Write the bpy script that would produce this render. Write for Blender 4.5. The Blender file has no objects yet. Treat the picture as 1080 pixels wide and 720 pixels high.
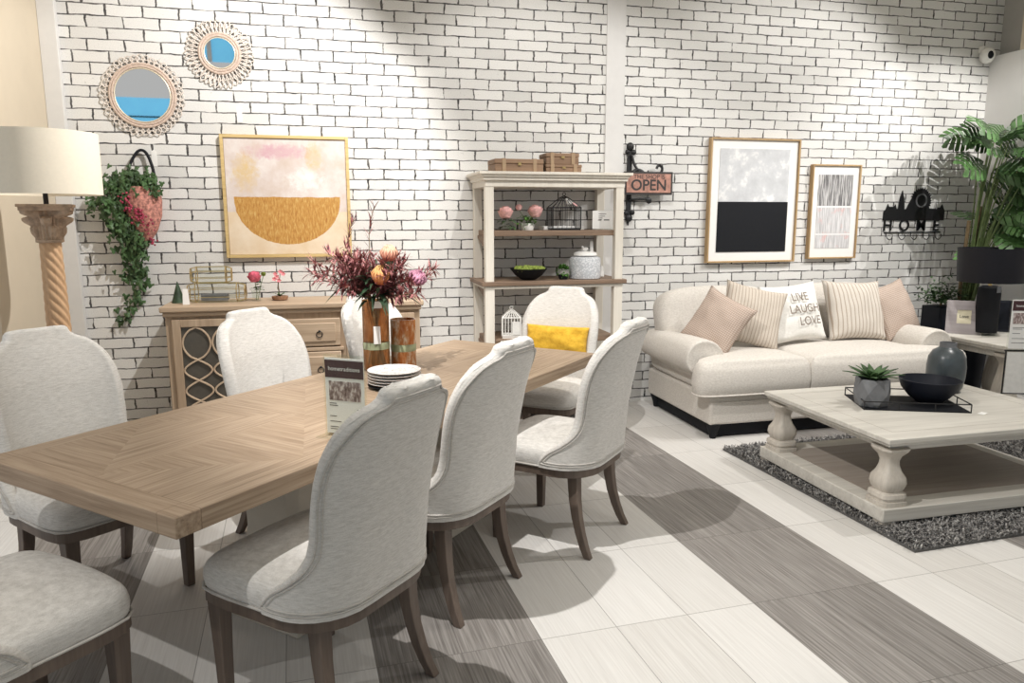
import bpy, bmesh, math, random
from mathutils import Vector, Matrix, noise as mnoise
PI = math.pi
S = bpy.context.scene
COL = S.collection
rad = math.radians

# ------------------------------------------------------------------ camera, world, lights, exposure
cd = bpy.data.cameras.new('camera'); cam = bpy.data.objects.new('camera', cd); COL.objects.link(cam)
cd.sensor_width = 36.0; cd.lens = 778.9 / 1080 * 36; cd.clip_start = 0.05
cam.location = (0, 0, 1.53)
yaw, pitch, roll = rad(14.055), rad(9.516), rad(-0.082)
cam.rotation_euler = (Matrix.Rotation(-yaw, 3, 'Z') @ Matrix.Rotation(PI/2 - pitch, 3, 'X') @ Matrix.Rotation(roll, 3, 'Z')).to_euler()
S.camera = cam
S.view_settings.view_transform = 'Standard'
S.view_settings.look = 'None'
S.view_settings.gamma = 1.0
S.view_settings.use_curve_mapping = False
S.view_settings.exposure = 0.08
S.cycles.use_denoising = True
S.cycles.max_bounces = 7
S.cycles.diffuse_bounces = 4
S.cycles.glossy_bounces = 3
S.cycles.transmission_bounces = 6
S.cycles.transparent_max_bounces = 8
S.cycles.caustics_reflective = False
S.cycles.caustics_refractive = False
S.cycles.sample_clamp_indirect = 4.0
W = bpy.data.worlds.new('store_light'); S.world = W; W.use_nodes = True
W.node_tree.nodes['Background'].inputs[0].default_value = (1.0, 0.985, 0.965, 1)
W.node_tree.nodes['Background'].inputs[1].default_value = 0.46

def spot(name, loc, target, power, angle, blend=0.35, size=0.03, color=(1, 0.975, 0.94)):
    l = bpy.data.lights.new(name, 'SPOT'); l.energy = power; l.spot_size = rad(angle); l.spot_blend = blend
    l.shadow_soft_size = size; l.color = color
    o = bpy.data.objects.new(name, l); COL.objects.link(o); o.location = loc
    o.rotation_euler = (Vector(target) - Vector(loc)).to_track_quat('-Z', 'Y').to_euler()
    return o
def area(name, loc, target, power, sx, sy, color=(1, 0.98, 0.95)):
    l = bpy.data.lights.new(name, 'AREA'); l.energy = power; l.shape = 'RECTANGLE'; l.size = sx; l.size_y = sy; l.color = color
    o = bpy.data.objects.new(name, l); COL.objects.link(o); o.location = loc
    o.rotation_euler = (Vector(target) - Vector(loc)).to_track_quat('-Z', 'Y').to_euler()
    return o
spot('track_spot', (-0.15, 2.4, 3.35), (1.15, 3.4, 0.4), 350, 72, 0.6, 0.02)
spot('wall_spot', (0.45, 3.9, 3.6), (-1.0, 5.6, 1.0), 300, 90, 0.5, 0.02)
spot('shelf_spot', (1.5, 3.6, 3.6), (1.7, 5.6, 1.3), 120, 85, 0.5, 0.02)
spot('sofa_spot', (4.2, 3.1, 3.5), (3.3, 4.0, 0.3), 150, 105, 0.5, 0.02)
spot('picture_spot', (4.7, 3.6, 3.6), (3.6, 5.6, 1.6), 170, 80, 0.5, 0.02)
spot('plant_spot', (5.62, 4.0, 3.3), (5.1, 5.5, 1.3), 130, 85, 0.5, 0.012)
spot('aisle_spot', (1.9, 1.2, 3.5), (2.2, 2.4, 0.0), 30, 95, 0.6)
spot('near_spot', (-1.5, 1.0, 3.4), (-1.05, 2.7, 0.5), 130, 46, 0.5, 0.02)
area('ceiling_fill', (1.8, 2.2, 3.75), (1.8, 2.2, 0), 30, 5.0, 4.0)  # added soft fill from above, not a fixture of the room

# ------------------------------------------------------------------ node material helpers
def newmat(name):
    m = bpy.data.materials.new(name); m.use_nodes = True
    nt = m.node_tree; b = nt.nodes['Principled BSDF']
    return m, nt, b
def N(nt, t, **kw):
    n = nt.nodes.new(t)
    for k, v in kw.items(): setattr(n, k, v)
    return n
def L(nt, a, b): nt.links.new(a, b)
def math_node(nt, op, a, b=None, c=None):
    n = N(nt, 'ShaderNodeMath', operation=op)
    for i, v in enumerate((a, b, c)):
        if v is None: continue
        if isinstance(v, (int, float)): n.inputs[i].default_value = v
        else: L(nt, v, n.inputs[i])
    return n.outputs[0]
def mixc(nt, fac, a, b, blend='MIX'):
    n = N(nt, 'ShaderNodeMix', data_type='RGBA', blend_type=blend)
    for sock, v in ((n.inputs[0], fac), (n.inputs[6], a), (n.inputs[7], b)):
        if isinstance(v, (int, float)): sock.default_value = v
        elif isinstance(v, tuple): sock.default_value = (*v[:3], 1)
        else: L(nt, v, sock)
    return n.outputs[2]
def ramp(nt, fac, stops):
    n = N(nt, 'ShaderNodeValToRGB'); e = n.color_ramp.elements
    while len(e) < len(stops): e.new(0.5)
    for el, (p, c) in zip(e, stops):
        el.position = p; el.color = (*c, 1) if isinstance(c, tuple) else (c, c, c, 1)
    L(nt, fac, n.inputs[0]); return n.outputs[0]
def coords(nt, scale=(1, 1, 1), rot=(0, 0, 0), loc=(0, 0, 0)):
    t = N(nt, 'ShaderNodeTexCoord'); mp = N(nt, 'ShaderNodeMapping')
    mp.inputs['Scale'].default_value = scale; mp.inputs['Rotation'].default_value = rot; mp.inputs['Location'].default_value = loc
    L(nt, t.outputs['Object'], mp.inputs[0]); return mp.outputs[0]
def noise(nt, vec, scale=5, detail=4, rough=0.55):
    n = N(nt, 'ShaderNodeTexNoise'); n.inputs['Scale'].default_value = scale
    n.inputs['Detail'].default_value = detail; n.inputs['Roughness'].default_value = rough
    L(nt, vec, n.inputs['Vector']); return n.outputs['Fac']
def bump(nt, b, h, strength=0.2, dist=0.01):
    n = N(nt, 'ShaderNodeBump'); n.inputs['Strength'].default_value = strength; n.inputs['Distance'].default_value = dist
    L(nt, h, n.inputs['Height']); L(nt, n.outputs[0], b.inputs['Normal'])
def plain(name, col, rough=0.6, metal=0.0, var=0.06, scale=30, spec=None, **kw):
    m, nt, b = newmat(name)
    f = noise(nt, coords(nt), scale, 3)
    a = tuple(min(1, c * (1 - var)) for c in col); c2 = tuple(min(1, c * (1 + var)) for c in col)
    L(nt, ramp(nt, f, [(0.3, a), (0.7, c2)]), b.inputs['Base Color'])
    b.inputs['Roughness'].default_value = rough; b.inputs['Metallic'].default_value = metal
    if spec is not None: b.inputs['Specular IOR Level'].default_value = spec
    for k, v in kw.items(): b.inputs[k].default_value = v
    return m
def wood(name, c1, c2, axis='X', rough=0.55, fine=60, streak=0.5):
    m, nt, b = newmat(name)
    s = {'X': (2, fine, fine), 'Y': (fine, 2, fine), 'Z': (fine, fine, 2)}[axis]
    s2 = {'X': (1, 8, 8), 'Y': (8, 1, 8), 'Z': (8, 8, 1)}[axis]
    f1 = noise(nt, coords(nt, s), 1.0, 5, 0.6); f2 = noise(nt, coords(nt, s2), 1.5, 3)
    f = math_node(nt, 'ADD', math_node(nt, 'MULTIPLY', f1, streak), math_node(nt, 'MULTIPLY', f2, 1 - streak))
    L(nt, ramp(nt, f, [(0.33, c1), (0.67, c2)]), b.inputs['Base Color'])
    b.inputs['Roughness'].default_value = rough
    bump(nt, b, f1, 0.15, 0.002)
    return m
def fabric(name, c1, c2, sc=(14, 14, 160), rough=0.95, bstr=0.25):
    m, nt, b = newmat(name)
    f1 = noise(nt, coords(nt, sc), 1.0, 4, 0.65)
    f2 = noise(nt, coords(nt), 420, 2)
    f = math_node(nt, 'ADD', math_node(nt, 'MULTIPLY', f1, 0.65), math_node(nt, 'MULTIPLY', f2, 0.35))
    L(nt, ramp(nt, f, [(0.34, c1), (0.62, c2)]), b.inputs['Base Color'])
    b.inputs['Roughness'].default_value = rough; b.inputs['Specular IOR Level'].default_value = 0.15
    b.inputs['Sheen Weight'].default_value = 0.12
    bump(nt, b, f, bstr, 0.004)
    return m
def striped(name, base, stripe, period, width, axis=0, rough=0.95, var2=None, period2=None):
    m, nt, b = newmat(name)
    t = N(nt, 'ShaderNodeTexCoord'); sp = N(nt, 'ShaderNodeSeparateXYZ'); L(nt, t.outputs['Object'], sp.inputs[0])
    f = math_node(nt, 'LESS_THAN', math_node(nt, 'FRACT', math_node(nt, 'MULTIPLY', sp.outputs[axis], 1 / period)), width)
    c = mixc(nt, f, base, stripe)
    if var2:
        g = math_node(nt, 'LESS_THAN', math_node(nt, 'FRACT', math_node(nt, 'MULTIPLY', sp.outputs[(axis + 2) % 4 if axis == 0 else 0], 1 / period2)), 0.35)
        c = mixc(nt, g, c, var2)
    nz = noise(nt, coords(nt), 300, 2)
    c = mixc(nt, 0.25, c, ramp(nt, nz, [(0.3, 0.35), (0.7, 1.0)]), 'MULTIPLY')
    L(nt, c, b.inputs['Base Color']); b.inputs['Roughness'].default_value = rough
    b.inputs['Specular IOR Level'].default_value = 0.15
    bump(nt, b, nz, 0.2, 0.003)
    return m
def glass(name, col=(1, 1, 1), rough=0.02, ior=1.45):
    m, nt, b = newmat(name)
    b.inputs['Base Color'].default_value = (*col, 1); b.inputs['Transmission Weight'].default_value = 1.0
    b.inputs['Roughness'].default_value = rough; b.inputs['IOR'].default_value = ior
    return m

M = {}
def brick_mat():
    m, nt, b = newmat('white_brick_paper')
    t = N(nt, 'ShaderNodeTexCoord'); sp = N(nt, 'ShaderNodeSeparateXYZ'); L(nt, t.outputs['Object'], sp.inputs[0])
    x, z = sp.outputs[0], sp.outputs[2]
    # the paper is hung in two runs, left and right of the plain painted strip
    right = math_node(nt, 'GREATER_THAN', x, 2.25)
    x2 = math_node(nt, 'ADD', x, math_node(nt, 'MULTIPLY', right, -0.083))
    wob = math_node(nt, 'MULTIPLY', math_node(nt, 'SUBTRACT', noise(nt, t.outputs['Object'], 9, 2), 0.5), 0.014)
    wob2 = math_node(nt, 'MULTIPLY', math_node(nt, 'SUBTRACT', noise(nt, coords(nt, loc=(7, 3, 1)), 16, 3), 0.5), 0.022)
    row_h, br_w = 0.0740, 0.2255
    zz = math_node(nt, 'DIVIDE', math_node(nt, 'ADD', math_node(nt, 'SUBTRACT', z, 2.770), wob), row_h)
    zz = math_node(nt, 'ADD', zz, 100.0)
    row = math_node(nt, 'FLOOR', zz); fz = math_node(nt, 'FRACT', zz)
    odd = math_node(nt, 'MODULO', row, 2.0)            # row 99 lies just under the course line at 2.77
    wn = N(nt, 'ShaderNodeTexWhiteNoise', noise_dimensions='1D'); L(nt, row, wn.inputs['W'])
    off = math_node(nt, 'ADD', math_node(nt, 'MULTIPLY', odd, -0.5), math_node(nt, 'MULTIPLY', math_node(nt, 'SUBTRACT', wn.outputs['Value'], 0.5), 0.16))
    xx = math_node(nt, 'DIVIDE', math_node(nt, 'ADD', math_node(nt, 'SUBTRACT', x2, 0.3325), wob2), br_w)
    xx = math_node(nt, 'ADD', math_node(nt, 'ADD', xx, 100.0), off)
    colm = math_node(nt, 'FLOOR', xx); fx = math_node(nt, 'FRACT', xx)
    # distances to the joints, in metres
    dz = math_node(nt, 'MULTIPLY', math_node(nt, 'MINIMUM', fz, math_node(nt, 'SUBTRACT', 1.0, fz)), row_h)
    dx = math_node(nt, 'MULTIPLY', math_node(nt, 'MINIMUM', fx, math_node(nt, 'SUBTRACT', 1.0, fx)), br_w)
    # joint width varies along the joint, sometimes painted over
    thick = math_node(nt, 'MULTIPLY', ramp(nt, noise(nt, coords(nt, (1, 1, 4), loc=(3, 1, 2)), 6, 4, 0.7), [(0.32, 0.05), (0.45, 0.55), (0.60, 1.0), (0.72, 1.5)]), 0.0040)
    thx = math_node(nt, 'MULTIPLY', ramp(nt, noise(nt, coords(nt, (1, 1, 1), loc=(1, 9, 2)), 14, 4, 0.7), [(0.32, 0.05), (0.46, 0.8), (0.62, 1.6), (0.74, 2.8)]), 0.0040)
    jz = math_node(nt, 'SUBTRACT', 1.0, math_node(nt, 'SMOOTHSTEP' if False else 'MINIMUM', math_node(nt, 'MAXIMUM', math_node(nt, 'DIVIDE', math_node(nt, 'SUBTRACT', dz, thick), 0.0018), 0.0), 1.0))
    jx = math_node(nt, 'SUBTRACT', 1.0, math_node(nt, 'MINIMUM', math_node(nt, 'MAXIMUM', math_node(nt, 'DIVIDE', math_node(nt, 'SUBTRACT', dx, thx), 0.0020), 0.0), 1.0))
    j = math_node(nt, 'MAXIMUM', jz, jx)
    # cell tint and grain
    cv = N(nt, 'ShaderNodeCombineXYZ'); L(nt, colm, cv.inputs[0]); L(nt, row, cv.inputs[1])
    w2 = N(nt, 'ShaderNodeTexWhiteNoise', noise_dimensions='2D'); L(nt, cv.outputs[0], w2.inputs['Vector'])
    tint = mixc(nt, w2.outputs['Value'], (0.70, 0.69, 0.67), (0.83, 0.82, 0.80))
    g = noise(nt, t.outputs['Object'], 160, 4, 0.7)
    tint = mixc(nt, 0.5, tint, ramp(nt, g, [(0.28, 0.60), (0.55, 1.0)]), 'MULTIPLY')
    speck = ramp(nt, noise(nt, coords(nt, loc=(5, 5, 5)), 44, 4, 0.75), [(0.66, 0.0), (0.72, 1.0)])
    tint = mixc(nt, math_node(nt, 'MULTIPLY', speck, 0.55), tint, (0.30, 0.29, 0.28))
    joint = ramp(nt, noise(nt, coords(nt, loc=(2, 2, 2)), 20, 2), [(0.35, (0.035, 0.034, 0.036)), (0.7, (0.16, 0.15, 0.145))])
    L(nt, mixc(nt, j, tint, joint), b.inputs['Base Color'])
    b.inputs['Roughness'].default_value = 0.75; b.inputs['Specular IOR Level'].default_value = 0.25
    h = math_node(nt, 'SUBTRACT', math_node(nt, 'MULTIPLY', g, 0.3), j)
    bump(nt, b, h, 0.25, 0.003)
    return m
def floor_mat():
    m, nt, b = newmat('striped_porcelain_tiles')
    a = rad(2.502)
    t = N(nt, 'ShaderNodeTexCoord'); sp = N(nt, 'ShaderNodeSeparateXYZ'); L(nt, t.outputs['Object'], sp.inputs[0])
    x, y = sp.outputs[0], sp.outputs[1]
    xg = math_node(nt, 'ADD', math_node(nt, 'MULTIPLY', x, math.cos(a)), math_node(nt, 'MULTIPLY', y, math.sin(a)))
    yg = math_node(nt, 'ADD', math_node(nt, 'MULTIPLY', x, -math.sin(a)), math_node(nt, 'MULTIPLY', y, math.cos(a)))
    u = math_node(nt, 'ADD', math_node(nt, 'DIVIDE', math_node(nt, 'SUBTRACT', xg, 0.815), 0.3), 50.0)
    v = math_node(nt, 'ADD', math_node(nt, 'DIVIDE', math_node(nt, 'SUBTRACT', yg, 2.364), 0.6035), 50.0)
    um = math_node(nt, 'MODULO', u, 5.0)
    dark = math_node(nt, 'GREATER_THAN', um, 3.0)
    fu, fv = math_node(nt, 'FRACT', u), math_node(nt, 'FRACT', v)
    du = math_node(nt, 'MULTIPLY', math_node(nt, 'MINIMUM', fu, math_node(nt, 'SUBTRACT', 1.0, fu)), 0.3)
    dv = math_node(nt, 'MULTIPLY', math_node(nt, 'MINIMUM', fv, math_node(nt, 'SUBTRACT', 1.0, fv)), 0.6)
    jn = math_node(nt, 'LESS_THAN', math_node(nt, 'MINIMUM', du, dv), 0.0016)
    cv = N(nt, 'ShaderNodeCombineXYZ'); L(nt, math_node(nt, 'MULTIPLY', xg, 130.0), cv.inputs[0]); L(nt, math_node(nt, 'MULTIPLY', yg, 3.0), cv.inputs[1])
    L(nt, math_node(nt, 'MULTIPLY', math_node(nt, 'FLOOR', v), 7.3), cv.inputs[2])
    n1 = noise(nt, cv.outputs[0], 1.0, 3, 0.6)
    cv2 = N(nt, 'ShaderNodeCombineXYZ'); L(nt, math_node(nt, 'FLOOR', u), cv2.inputs[0]); L(nt, math_node(nt, 'FLOOR', v), cv2.inputs[1])
    w2 = N(nt, 'ShaderNodeTexWhiteNoise', noise_dimensions='2D'); L(nt, cv2.outputs[0], w2.inputs['Vector'])
    lite = mixc(nt, ramp(nt, n1, [(0.3, 0.0), (0.7, 1.0)]), (0.62, 0.60, 0.575), (0.72, 0.705, 0.68))
    drk = mixc(nt, ramp(nt, n1, [(0.28, 0.0), (0.72, 1.0)]), (0.135, 0.122, 0.113), (0.345, 0.325, 0.307))
    c = mixc(nt, dark, lite, drk)
    c = mixc(nt, 0.10, c, w2.outputs['Value'], 'OVERLAY')
    grout = mixc(nt, dark, (0.33, 0.315, 0.30), (0.14, 0.13, 0.12))
    L(nt, mixc(nt, jn, c, grout), b.inputs['Base Color'])
    b.inputs['Roughness'].default_value = 0.42; b.inputs['Specular IOR Level'].default_value = 0.35
    bump(nt, b, n1, 0.06, 0.002)
    return m
def parquet_mat():
    m, nt, b = newmat('parquet_oak')
    t = N(nt, 'ShaderNodeTexCoord'); sp = N(nt, 'ShaderNodeSeparateXYZ'); L(nt, t.outputs['Object'], sp.inputs[0])
    x, y = sp.outputs[0], sp.outputs[1]
    ax = math_node(nt, 'ABSOLUTE', x); ay = math_node(nt, 'ABSOLUTE', y)
    cell = 0.4205
    cx = math_node(nt, 'FLOOR', math_node(nt, 'ADD', math_node(nt, 'DIVIDE', x, cell), 50.0))
    cyy = math_node(nt, 'FLOOR', math_node(nt, 'ADD', math_node(nt, 'DIVIDE', y, cell), 50.0))
    par = math_node(nt, 'MODULO', math_node(nt, 'ADD', cx, cyy), 2.0)
    # 45 degree split of every square gives the reverse-diamond look
    lx = math_node(nt, 'FRACT', math_node(nt, 'ADD', math_node(nt, 'DIVIDE', x, cell), 50.0))
    ly = math_node(nt, 'FRACT', math_node(nt, 'ADD', math_node(nt, 'DIVIDE', y, cell), 50.0))
    tri = math_node(nt, 'GREATER_THAN', lx, ly)
    tri2 = math_node(nt, 'GREATER_THAN', math_node(nt, 'ADD', lx, ly), 1.0)
    sel = math_node(nt, 'ABSOLUTE', math_node(nt, 'SUBTRACT', par, math_node(nt, 'ADD', math_node(nt, 'MULTIPLY', par, tri), math_node(nt, 'MULTIPLY', math_node(nt, 'SUBTRACT', 1.0, par), tri2))))
    bx = math_node(nt, 'GREATER_THAN', ax, 1.285); by = math_node(nt, 'GREATER_THAN', ay, 0.415)
    sel = math_node(nt, 'MAXIMUM', math_node(nt, 'MULTIPLY', sel, math_node(nt, 'SUBTRACT', 1.0, by)), bx)
    def grain(vec): return noise(nt, vec, 1.0, 5, 0.62)
    ga = grain(coords(nt, (2.5, 75, 75))); gb = grain(coords(nt, (75, 2.5, 75)))
    g = math_node(nt, 'ADD', math_node(nt, 'MULTIPLY', ga, math_node(nt, 'SUBTRACT', 1.0, sel)), math_node(nt, 'MULTIPLY', gb, sel))
    pl = noise(nt, coords(nt, (1, 1, 1)), 3, 3)
    col = ramp(nt, g, [(0.30, (0.23, 0.160, 0.105)), (0.52, (0.385, 0.285, 0.200)), (0.72, (0.49, 0.38, 0.275))])
    col = mixc(nt, math_node(nt, 'MULTIPLY', sel, 0.10), col, (0.22, 0.14, 0.08))
    col = mixc(nt, 0.25, col, ramp(nt, pl, [(0.3, 0.7), (0.7, 1.0)]), 'MULTIPLY')
    # leaf joints across the top and the border line
    lj = math_node(nt, 'LESS_THAN', math_node(nt, 'ABSOLUTE', math_node(nt, 'SUBTRACT', ax, 0.455)), 0.0016)
    lb = math_node(nt, 'MAXIMUM', math_node(nt, 'LESS_THAN', math_node(nt, 'ABSOLUTE', math_node(nt, 'SUBTRACT', ax, 1.285)), 0.0013),
                   math_node(nt, 'LESS_THAN', math_node(nt, 'ABSOLUTE', math_node(nt, 'SUBTRACT', ay, 0.415)), 0.0013))
    col = mixc(nt, math_node(nt, 'MULTIPLY', math_node(nt, 'MAXIMUM', lj, lb), 0.6), col, (0.14, 0.09, 0.05))
    L(nt, col, b.inputs['Base Color'])
    b.inputs['Roughness'].default_value = 0.48; b.inputs['Specular IOR Level'].default_value = 0.35
    bump(nt, b, g, 0.12, 0.002)
    return m
M['brick'] = brick_mat(); M['floor'] = floor_mat(); M['parquet'] = parquet_mat()
M['strip'] = plain('white_paint', (0.72, 0.71, 0.70), 0.7, var=0.02, scale=20)
M['beige'] = plain('beige_paint', (0.66, 0.575, 0.45), 0.8, var=0.02, scale=6)
M['white_wall'] = plain('partition_white', (0.82, 0.81, 0.80), 0.6, var=0.015, scale=6)
M['grey_wall'] = plain('grey_paint', (0.42, 0.41, 0.39), 0.8, var=0.03, scale=6)
M['ceiling'] = plain('ceiling_white', (0.84, 0.78, 0.62), 0.9, var=0.02, scale=4)
M['chair_fabric'] = fabric('oatmeal_weave', (0.53, 0.51, 0.48), (0.75, 0.73, 0.70), (36, 36, 240))
M['chair_welt'] = fabric('oatmeal_welt', (0.43, 0.405, 0.375), (0.60, 0.575, 0.54))
M['chair_wood'] = wood('grey_brown_oak', (0.085, 0.062, 0.048), (0.18, 0.135, 0.108), 'Z', 0.5)
M['table_edge'] = wood('oak_edge', (0.19, 0.135, 0.09), (0.38, 0.285, 0.20), 'X', 0.5)
M['pedestal'] = plain('cream_paint', (0.62, 0.57, 0.49), 0.6, var=0.04, scale=8)
M['side_wood'] = wood('limed_oak', (0.36, 0.255, 0.17), (0.57, 0.435, 0.31), 'X', 0.55)
M['side_wood_v'] = wood('limed_oak_upright', (0.36, 0.255, 0.17), (0.57, 0.435, 0.31), 'Z', 0.55)
M['side_dark'] = plain('smoked_mirror', (0.10, 0.09, 0.075), 0.18, spec=0.6)
M['lattice'] = wood('pale_lattice', (0.50, 0.37, 0.26), (0.66, 0.52, 0.38), 'Z', 0.5)
M['gold'] = plain('brass_wire', (0.62, 0.47, 0.22), 0.3, 0.9)
M['pale_gold'] = plain('pale_gold', (0.78, 0.70, 0.55), 0.4, 0.3)
M['gold_frame'] = wood('gilt_oak', (0.52, 0.36, 0.14), (0.74, 0.56, 0.27), 'X', 0.45)
M['oak_frame'] = wood('tan_oak_frame', (0.36, 0.23, 0.11), (0.55, 0.38, 0.20), 'Z', 0.5)
M['black_metal'] = plain('black_iron', (0.018, 0.018, 0.02), 0.45, 0.3)
M['black'] = plain('matt_black', (0.010, 0.011, 0.014), 0.65, spec=0.2)
M['white_metal'] = plain('white_enamel', (0.82, 0.81, 0.78), 0.4)
M['paper'] = plain('white_card', (0.86, 0.85, 0.83), 0.8, var=0.01)
M['ink'] = plain('dark_ink', (0.05, 0.045, 0.045), 0.8)
M['red_ink'] = plain('red_ink', (0.45, 0.03, 0.05), 0.8)
M['header'] = plain('maroon_print', (0.055, 0.02, 0.025), 0.6)
M['acrylic'] = glass('clear_acrylic', (0.93, 0.97, 0.92), 0.02, 1.3)
M['glass'] = glass('clear_glass', (0.97, 0.99, 0.98), 0.01, 1.25)
M['mirror'] = plain('mirror_silver', (0.9, 0.92, 0.93), 0.02, 1.0, var=0.0)
M['rattan'] = plain('whitewashed_rattan', (0.74, 0.67, 0.61), 0.7, var=0.15, scale=60)
M['rattan_in'] = plain('tan_rattan', (0.62, 0.49, 0.41), 0.7, var=0.15, scale=60)
M['shelf_white'] = wood('antique_white', (0.68, 0.63, 0.55), (0.80, 0.76, 0.68), 'Z', 0.6)
M['shelf_brown'] = wood('brown_plank', (0.14, 0.09, 0.06), (0.30, 0.205, 0.14), 'X', 0.55)
M['suitcase'] = wood('brown_trunk', (0.17, 0.10, 0.06), (0.33, 0.21, 0.13), 'X', 0.6)
M['suit_band'] = plain('trunk_strap', (0.36, 0.25, 0.155), 0.6)
M['leaf'] = plain('ivy_green', (0.050, 0.105, 0.035), 0.5, var=0.55, scale=14)
M['leaf_dark'] = plain('monstera_green', (0.060, 0.130, 0.040), 0.40, var=0.75, scale=5)
M['leaf_bright'] = plain('bush_green', (0.09, 0.22, 0.04), 0.5, var=0.5, scale=30)
M['bouquet_green'] = plain('dusky_green', (0.03, 0.06, 0.03), 0.5, var=0.5, scale=20)
M['stem'] = plain('brown_stem', (0.17, 0.12, 0.06), 0.7, var=0.3)
M['stem_green'] = plain('green_stem', (0.12, 0.17, 0.06), 0.6, var=0.3)
M['wine_leaf'] = None
M['pink'] = plain('pink_petal', (0.80, 0.27, 0.30), 0.7, var=0.25, scale=60)
M['pale_pink'] = plain('pale_pink_petal', (0.85, 0.47, 0.45), 0.7, var=0.25, scale=60)
M['hot_pink'] = plain('rose_petal', (0.80, 0.16, 0.24), 0.7, var=0.3, scale=70)
M['lilac'] = plain('lilac_petal', (0.62, 0.30, 0.42), 0.7, var=0.35, scale=50)
M['berry'] = plain('berry_red', (0.33, 0.03, 0.07), 0.5, var=0.4, scale=40)
M['cloth_red'] = plain('red_woven_straw', (0.48, 0.22, 0.18), 0.9, var=0.65, scale=55)
M['sofa'] = fabric('sofa_chenille', (0.53, 0.49, 0.445), (0.70, 0.665, 0.615), (70, 70, 120))
M['white_cloth'] = fabric('white_canvas', (0.74, 0.72, 0.68), (0.86, 0.845, 0.81), (60, 60, 60))
M['yellow'] = fabric('mustard_velvet', (0.50, 0.26, 0.02), (0.80, 0.50, 0.06), (18, 18, 26))
M['pillow_pink'] = striped('blush_check', (0.50, 0.395, 0.33), (0.64, 0.54, 0.47), 0.014, 0.5, 0, var2=(0.42, 0.32, 0.265), period2=0.014)
M['pillow_stripe'] = striped('taupe_stripe', (0.70, 0.645, 0.58), (0.47, 0.39, 0.32), 0.034, 0.26, 0)
M['pillow_fine'] = striped('fine_taupe_stripe', (0.64, 0.575, 0.50), (0.47, 0.39, 0.325), 0.024, 0.3, 0)
M['coffee'] = wood('bleached_oak', (0.48, 0.455, 0.41), (0.68, 0.655, 0.60), 'X', 0.6)
M['coffee_v'] = wood('bleached_oak_turned', (0.42, 0.38, 0.33), (0.62, 0.575, 0.51), 'Z', 0.6)
M['coffee_dark'] = wood('grey_oak_panel', (0.24, 0.20, 0.17), (0.36, 0.315, 0.275), 'X', 0.6)
M['rug'] = plain('charcoal_backing', (0.10, 0.097, 0.095), 0.95)
M['pewter'] = plain('slate_glaze', (0.055, 0.068, 0.076), 0.3, var=0.3, scale=9, spec=0.5)
M['concrete'] = plain('grey_concrete', (0.16, 0.165, 0.175), 0.7, var=0.2, scale=18)
M['navy'] = plain('navy_black', (0.009, 0.011, 0.019), 0.55, spec=0.25)
M['shade_black'] = plain('black_satin', (0.009, 0.009, 0.013), 0.5, spec=0.25)
M['grey_frame'] = wood('weathered_lilac_wood', (0.30, 0.27, 0.28), (0.46, 0.42, 0.43), 'X', 0.7)
M['cream'] = plain('cream_card', (0.74, 0.69, 0.52), 0.8, var=0.02)
M['shade_cream'] = plain('cream_linen', (0.92, 0.84, 0.70), 0.9, var=0.02, scale=60)
M['column'] = wood('carved_ochre_wood', (0.52, 0.30, 0.16), (0.74, 0.50, 0.30), 'Z', 0.6)
M['capital'] = plain('carved_grey_wood', (0.46, 0.335, 0.24), 0.7, var=0.3, scale=30)
M['porcelain'] = plain('white_porcelain', (0.86, 0.85, 0.83), 0.25, var=0.02)
M['rim'] = plain('brown_rim', (0.16, 0.10, 0.08), 0.4)
M['sign_copper'] = plain('aged_copper', (0.42, 0.22, 0.17), 0.6, var=0.35, scale=22)
M['blue'] = plain('glowing_blue_panel', (0.16, 0.52, 0.78), 0.7, var=0.1, scale=3)
M['blue'].node_tree.nodes['Principled BSDF'].inputs['Emission Color'].default_value = (0.16, 0.52, 0.80, 1)
M['blue'].node_tree.nodes['Principled BSDF'].inputs['Emission Strength'].default_value = 0.55   # glow added to brighten the fascia's reflection in the mirrors
M['script'] = plain('taupe_embroidery', (0.22, 0.18, 0.15), 0.8)
M['moss'] = plain('green_moss', (0.21, 0.27, 0.05), 0.9, var=0.4, scale=60)
M['pot_brown'] = plain('terracotta', (0.30, 0.16, 0.09), 0.8, var=0.2)
M['grey_card'] = plain('slate_board', (0.03, 0.034, 0.045), 0.7, spec=0.25)

def thin_glass():
    m, nt, b = newmat('thin_clear_pane')
    tr = N(nt, 'ShaderNodeBsdfTransparent'); gl = N(nt, 'ShaderNodeBsdfGlossy'); mx = N(nt, 'ShaderNodeMixShader')
    fr = N(nt, 'ShaderNodeLayerWeight'); fr.inputs[0].default_value = 0.25
    gl.inputs['Roughness'].default_value = 0.03; tr.inputs[0].default_value = (0.965, 0.98, 0.965, 1)
    L(nt, math_node(nt, 'MULTIPLY_ADD', math_node(nt, 'POWER', fr.outputs[1], 3.0), 0.5, 0.04), mx.inputs[0]); L(nt, tr.outputs[0], mx.inputs[1]); L(nt, gl.outputs[0], mx.inputs[2])
    L(nt, mx.outputs[0], nt.nodes['Material Output'].inputs[0]); return m
M['glass_thin'] = thin_glass()
M['acrylic'] = M['glass_thin']
def marble_mat():
    m, nt, b = newmat('marbled_plate')
    f = noise(nt, coords(nt, (6, 14, 6), (0, 0, 0.6)), 2.2, 5, 0.6)
    v = math_node(nt, 'ABSOLUTE', math_node(nt, 'SUBTRACT', f, 0.5))
    L(nt, ramp(nt, v, [(0.004, (0.30, 0.29, 0.28)), (0.018, (0.87, 0.865, 0.85))]), b.inputs['Base Color'])
    b.inputs['Roughness'].default_value = 0.22; return m
M['marble'] = marble_mat()
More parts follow.
